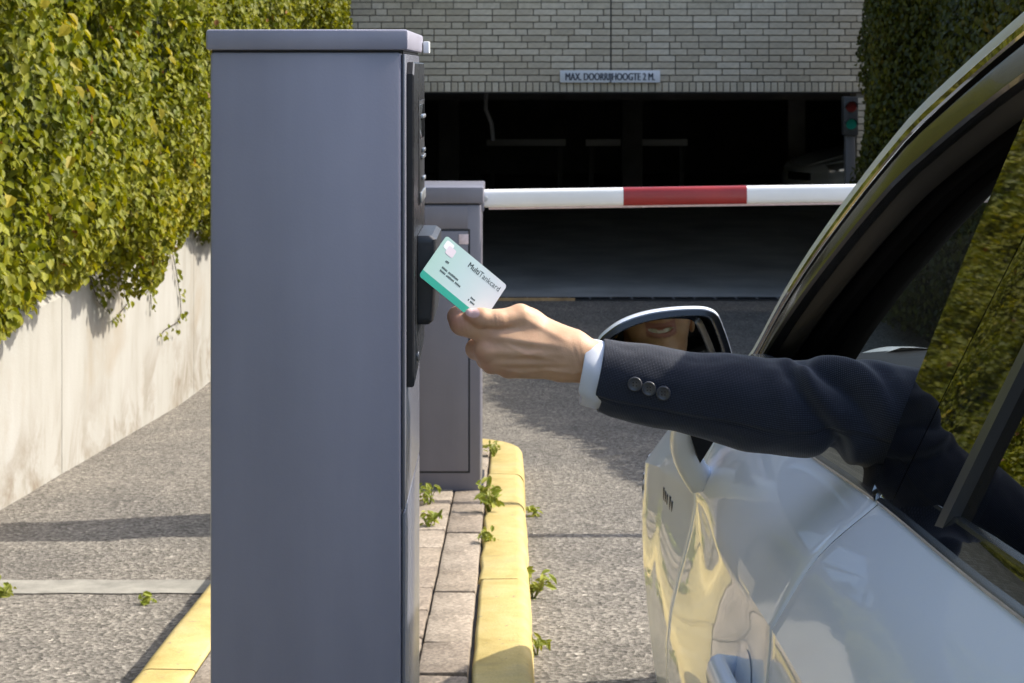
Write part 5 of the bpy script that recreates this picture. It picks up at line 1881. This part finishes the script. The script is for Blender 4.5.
# shirt cuff
c0 = sl_c(0); t0 = (sl_c(.02)-sl_c(0)).normalized()
up = Vector((0, 0, 1)); n2 = (up - t0*up.dot(t0)).normalized(); n1 = n2.cross(t0).normalized()
if n1.y > 0: n1 = -n1
rings = []
r0 = rads[0]
for (ds, dr) in ((-.0125, -.0062), (-.0175, -.0052), (-.0182, -.0040), (-.0172, -.0030), (-.004, -.0026), (.012, -.0036), (.05, -.0060)):
    row = []
    for j in range(72):
        a = 2*math.pi*j/72; aa = math.degrees(a); aa = aa if aa < 180 else aa-360
        rr = r0 + dr + .0006*math.sin(3*a+1) + .0005*math.sin(7*a)
        low = 1/(1+math.exp((aa+38)/4))*(1 if aa > -160 else 0)
        p = c0 + t0*(ds + .006*low*(1 if ds < 0 else 0) - .0012*math.sin(a)) + n1*math.cos(a)*rr*.90 + n2*math.sin(a)*(rr - .0012*low)
        row.append(p - person.location)
    rings.append(row)
V, Fc = loft(rings, cap=False); mk('shirt_cuff', V, Fc, M['shirt'], person, smooth=True)

# three cuff buttons
for (bx_, by_) in ((635, 384), (649, 388.5), (663.5, 393)):
    s = px_s(bx_ + (by_-382)*.2*0); c = sl_c(s); r = catmull(acc, rads, s)
    p = at(bx_, by_, c.y)
    da = math.asin(max(-.9, min(.9, (p.z-c.z)/r)))
    y = c.y - r*.90*math.cos(da) - .0022
    p = at(bx_, by_, y)
    nrm_ = Vector((-.18, -1, math.sin(da)*.5)).normalized()
    u_ = nrm_.cross(Vector((0, 0, 1))).normalized(); w_ = u_.cross(nrm_)
    rings = []
    for (rr, h) in ((.0072, -.001), (.0074, .0008), (.0072, .0020), (.0066, .0024), (.0058, .0022), (.0052, .0013), (.0045, .0010), (.001, .0010)):
        rings.append([p + (u_*math.cos(a)+w_*math.sin(a))*rr + nrm_*h - person.location for a in [2*math.pi*k/28 for k in range(28)]])
    V, Fc = loft(rings); bt = mk('button', V, Fc, M['button'], jacket, smooth=True, sharp=60)
    for (hx, hy) in ((-1, -1), (1, -1), (1, 1), (-1, 1)):
        q = p + u_*hx*.0016 + w_*hy*.0016 + nrm_*.0009 - person.location
        cyl('button_hole', q, nrm_, .0007, .0004, M['button_dark'], bt, 8)

# ------------------------------------------------------------------ the card
CS = HD / F
tl_, Lv, Sv = np.array([446.3, 236, 5.0]), np.array([60.6, 52, 14.0]), np.array([-26.6, 37.4, -24.0])
def cw(p): return Vector(hand_world(np.array([p]))[0])
O0 = cw(tl_); Lw = cw(tl_+Lv)-O0; Sw = cw(tl_+Sv)-O0
cl, cs_ = Lw.length, Sw.length
ex = Lw.normalized(); ey = -(Sw - ex*Sw.dot(ex)).normalized(); ez = ex.cross(ey)
if ez.y > 0: ez = -ez
card = empty('plastic_card', O0 + Sw*.5 + Lw*.5)
MCd = Matrix((ex, ey, ex.cross(ey))).transposed().to_4x4(); MCd.translation = O0 + Sw*.5 + Lw*.5
card.matrix_world = MCd
zs = 1 if ex.cross(ey).y < 0 else -1
tag(card, 'pale mint plastic card with a green edge strip held between finger and thumb', 'card')
def m_card():
    m, n, l, b = new_mat('mint_card_print')
    tc = n.new('ShaderNodeTexCoord'); sx = n.new('ShaderNodeSeparateXYZ'); l.new(tc.outputs['Object'], sx.inputs[0])
    mr = n.new('ShaderNodeMapRange'); mr.inputs['From Min'].default_value = -.045; mr.inputs['From Max'].default_value = .045
    l.new(sx.outputs[0], mr.inputs[0])
    l.new(ramp(n, l, mr.outputs[0], [(0, (.40, .62, .55)), (.45, (.50, .65, .66)), (1, (.62, .66, .73))]), b.inputs['Base Color'])
    b.inputs['Roughness'].default_value = .35
    b.inputs['Coat Weight'].default_value = .3
    return m
M['card'] = m_card()
M['card_green'] = m_plain('green_print', (.03, .36, .27), .35, coat=.3)
M['card_ink'] = m_plain('dark_teal_ink', (.02, .045, .05), .5)
M['card_logo'] = m_plain('pale_pink_print', (.76, .68, .74), .4)
M['card_white'] = m_plain('white_print', (.86, .88, .90), .4)
def rrect(w, h, r, n=6):
    out = []
    for cx_, cy_, a0 in ((w-r, h-r, 0), (-w+r, h-r, 90), (-w+r, -h+r, 180), (w-r, -h+r, 270)):
        for k in range(n+1):
            a = R(a0 + 90*k/n); out.append((cx_ + r*math.cos(a), cy_ + r*math.sin(a)))
    return out
W2, H2 = cl/2, cs_/2
loop = rrect(W2, H2, .0033)
V, Fc = loft([[(x, y, z) for x, y in loop] for z in (-.0004, .0004)])
mk('card_sheet', V, Fc, M['card'], card)
# green strip along the lower edge, with the card's own corners
lp = [(x, y) for x, y in loop if y < -H2+.0001+.0033] 
lp = [(x, y) for x, y in loop if y <= -H2+.0034]
pts = [(-W2, -H2+.0078), ] + lp + [(W2, -H2+.0078)]
pts = sorted(lp, key=lambda p: p[0]) + [(W2, -H2+.0078), (-W2, -H2+.0078)]
mk('green_strip', [(x, y, zs*.00048) for x, y in pts], [tuple(range(len(pts)))], M['card_green'], card)
zt_ = zs*.00055
if zs > 0: TF = lambda x, y: Matrix.Translation((x, y, zt_))
else: TF = lambda x, y: Matrix.Translation((x, y, zt_)) @ Matrix.Scale(-1, 4, (0, 0, 1))
t1 = text_mesh('lettering', 'Multi', .0088, M['card_ink'], card, TF(0, 0), bold=0)
t2 = text_mesh('lettering', 'Tankcard', .0088, M['card_ink'], card, TF(0, 0))
embolden(t1, Vector((1, 0, 0)), .00020, Vector((0, 0, zs)), .00002)
w1 = max(v.co.x for v in t1.data.vertices); w2 = max(v.co.x for v in t2.data.vertices)
kx = .0425/(w1+w2+.0004); xs0 = W2-.0045-.0425
for t_, x_ in ((t1, xs0), (t2, xs0 + (w1+.0004)*kx)):
    for v in t_.data.vertices: v.co.x = v.co.x*kx + x_; v.co.y += H2-.0118
def dashes(name, x, y, words, h=.0024):
    """embossed characters too small to read: one small block per character"""
    V, Fc = [], []
    cx_ = x
    for wl_ in words:
        for k in range(wl_):
            hh = h*rng.uniform(.75, 1.0); ww = .00115
            i = len(V)
            V += [(cx_, y, zt_), (cx_+ww, y, zt_), (cx_+ww, y+hh, zt_), (cx_, y+hh, zt_)]
            Fc.append((i, i+1, i+2, i+3)); cx_ += ww+.00032
        cx_ += .0014
    mk(name, V, Fc, M['card_ink'], card)
dashes('small_print', -W2+.0145, .0032, (3,))
dashes('small_print', -W2+.0150, -.0045, (5, 9))
dashes('small_print', -W2+.0150, -.0085, (5, 7, 5))
dashes('small_print', W2-.0255, -.0100, (4,), .0021)
dashes('small_print', W2-.0265, -.0138, (1, 4), .0021)
# logo: two soft blocks stacked
for (x0, y0, x1, y1, mm) in ((-W2+.0035, H2-.0125, -W2+.0135, H2-.0030, 'card_white'), (-W2+.0085, H2-.0160, -W2+.0185, H2-.0065, 'card_logo')):
    lp_ = rrect((x1-x0)/2, (y1-y0)/2, .0018, 4)
    mk('logo', [((x0+x1)/2 + x, (y0+y1)/2 + y, zs*(.0005 if mm == 'card_white' else .00058)) for x, y in lp_], [tuple(range(len(lp_)))], M[mm], card)
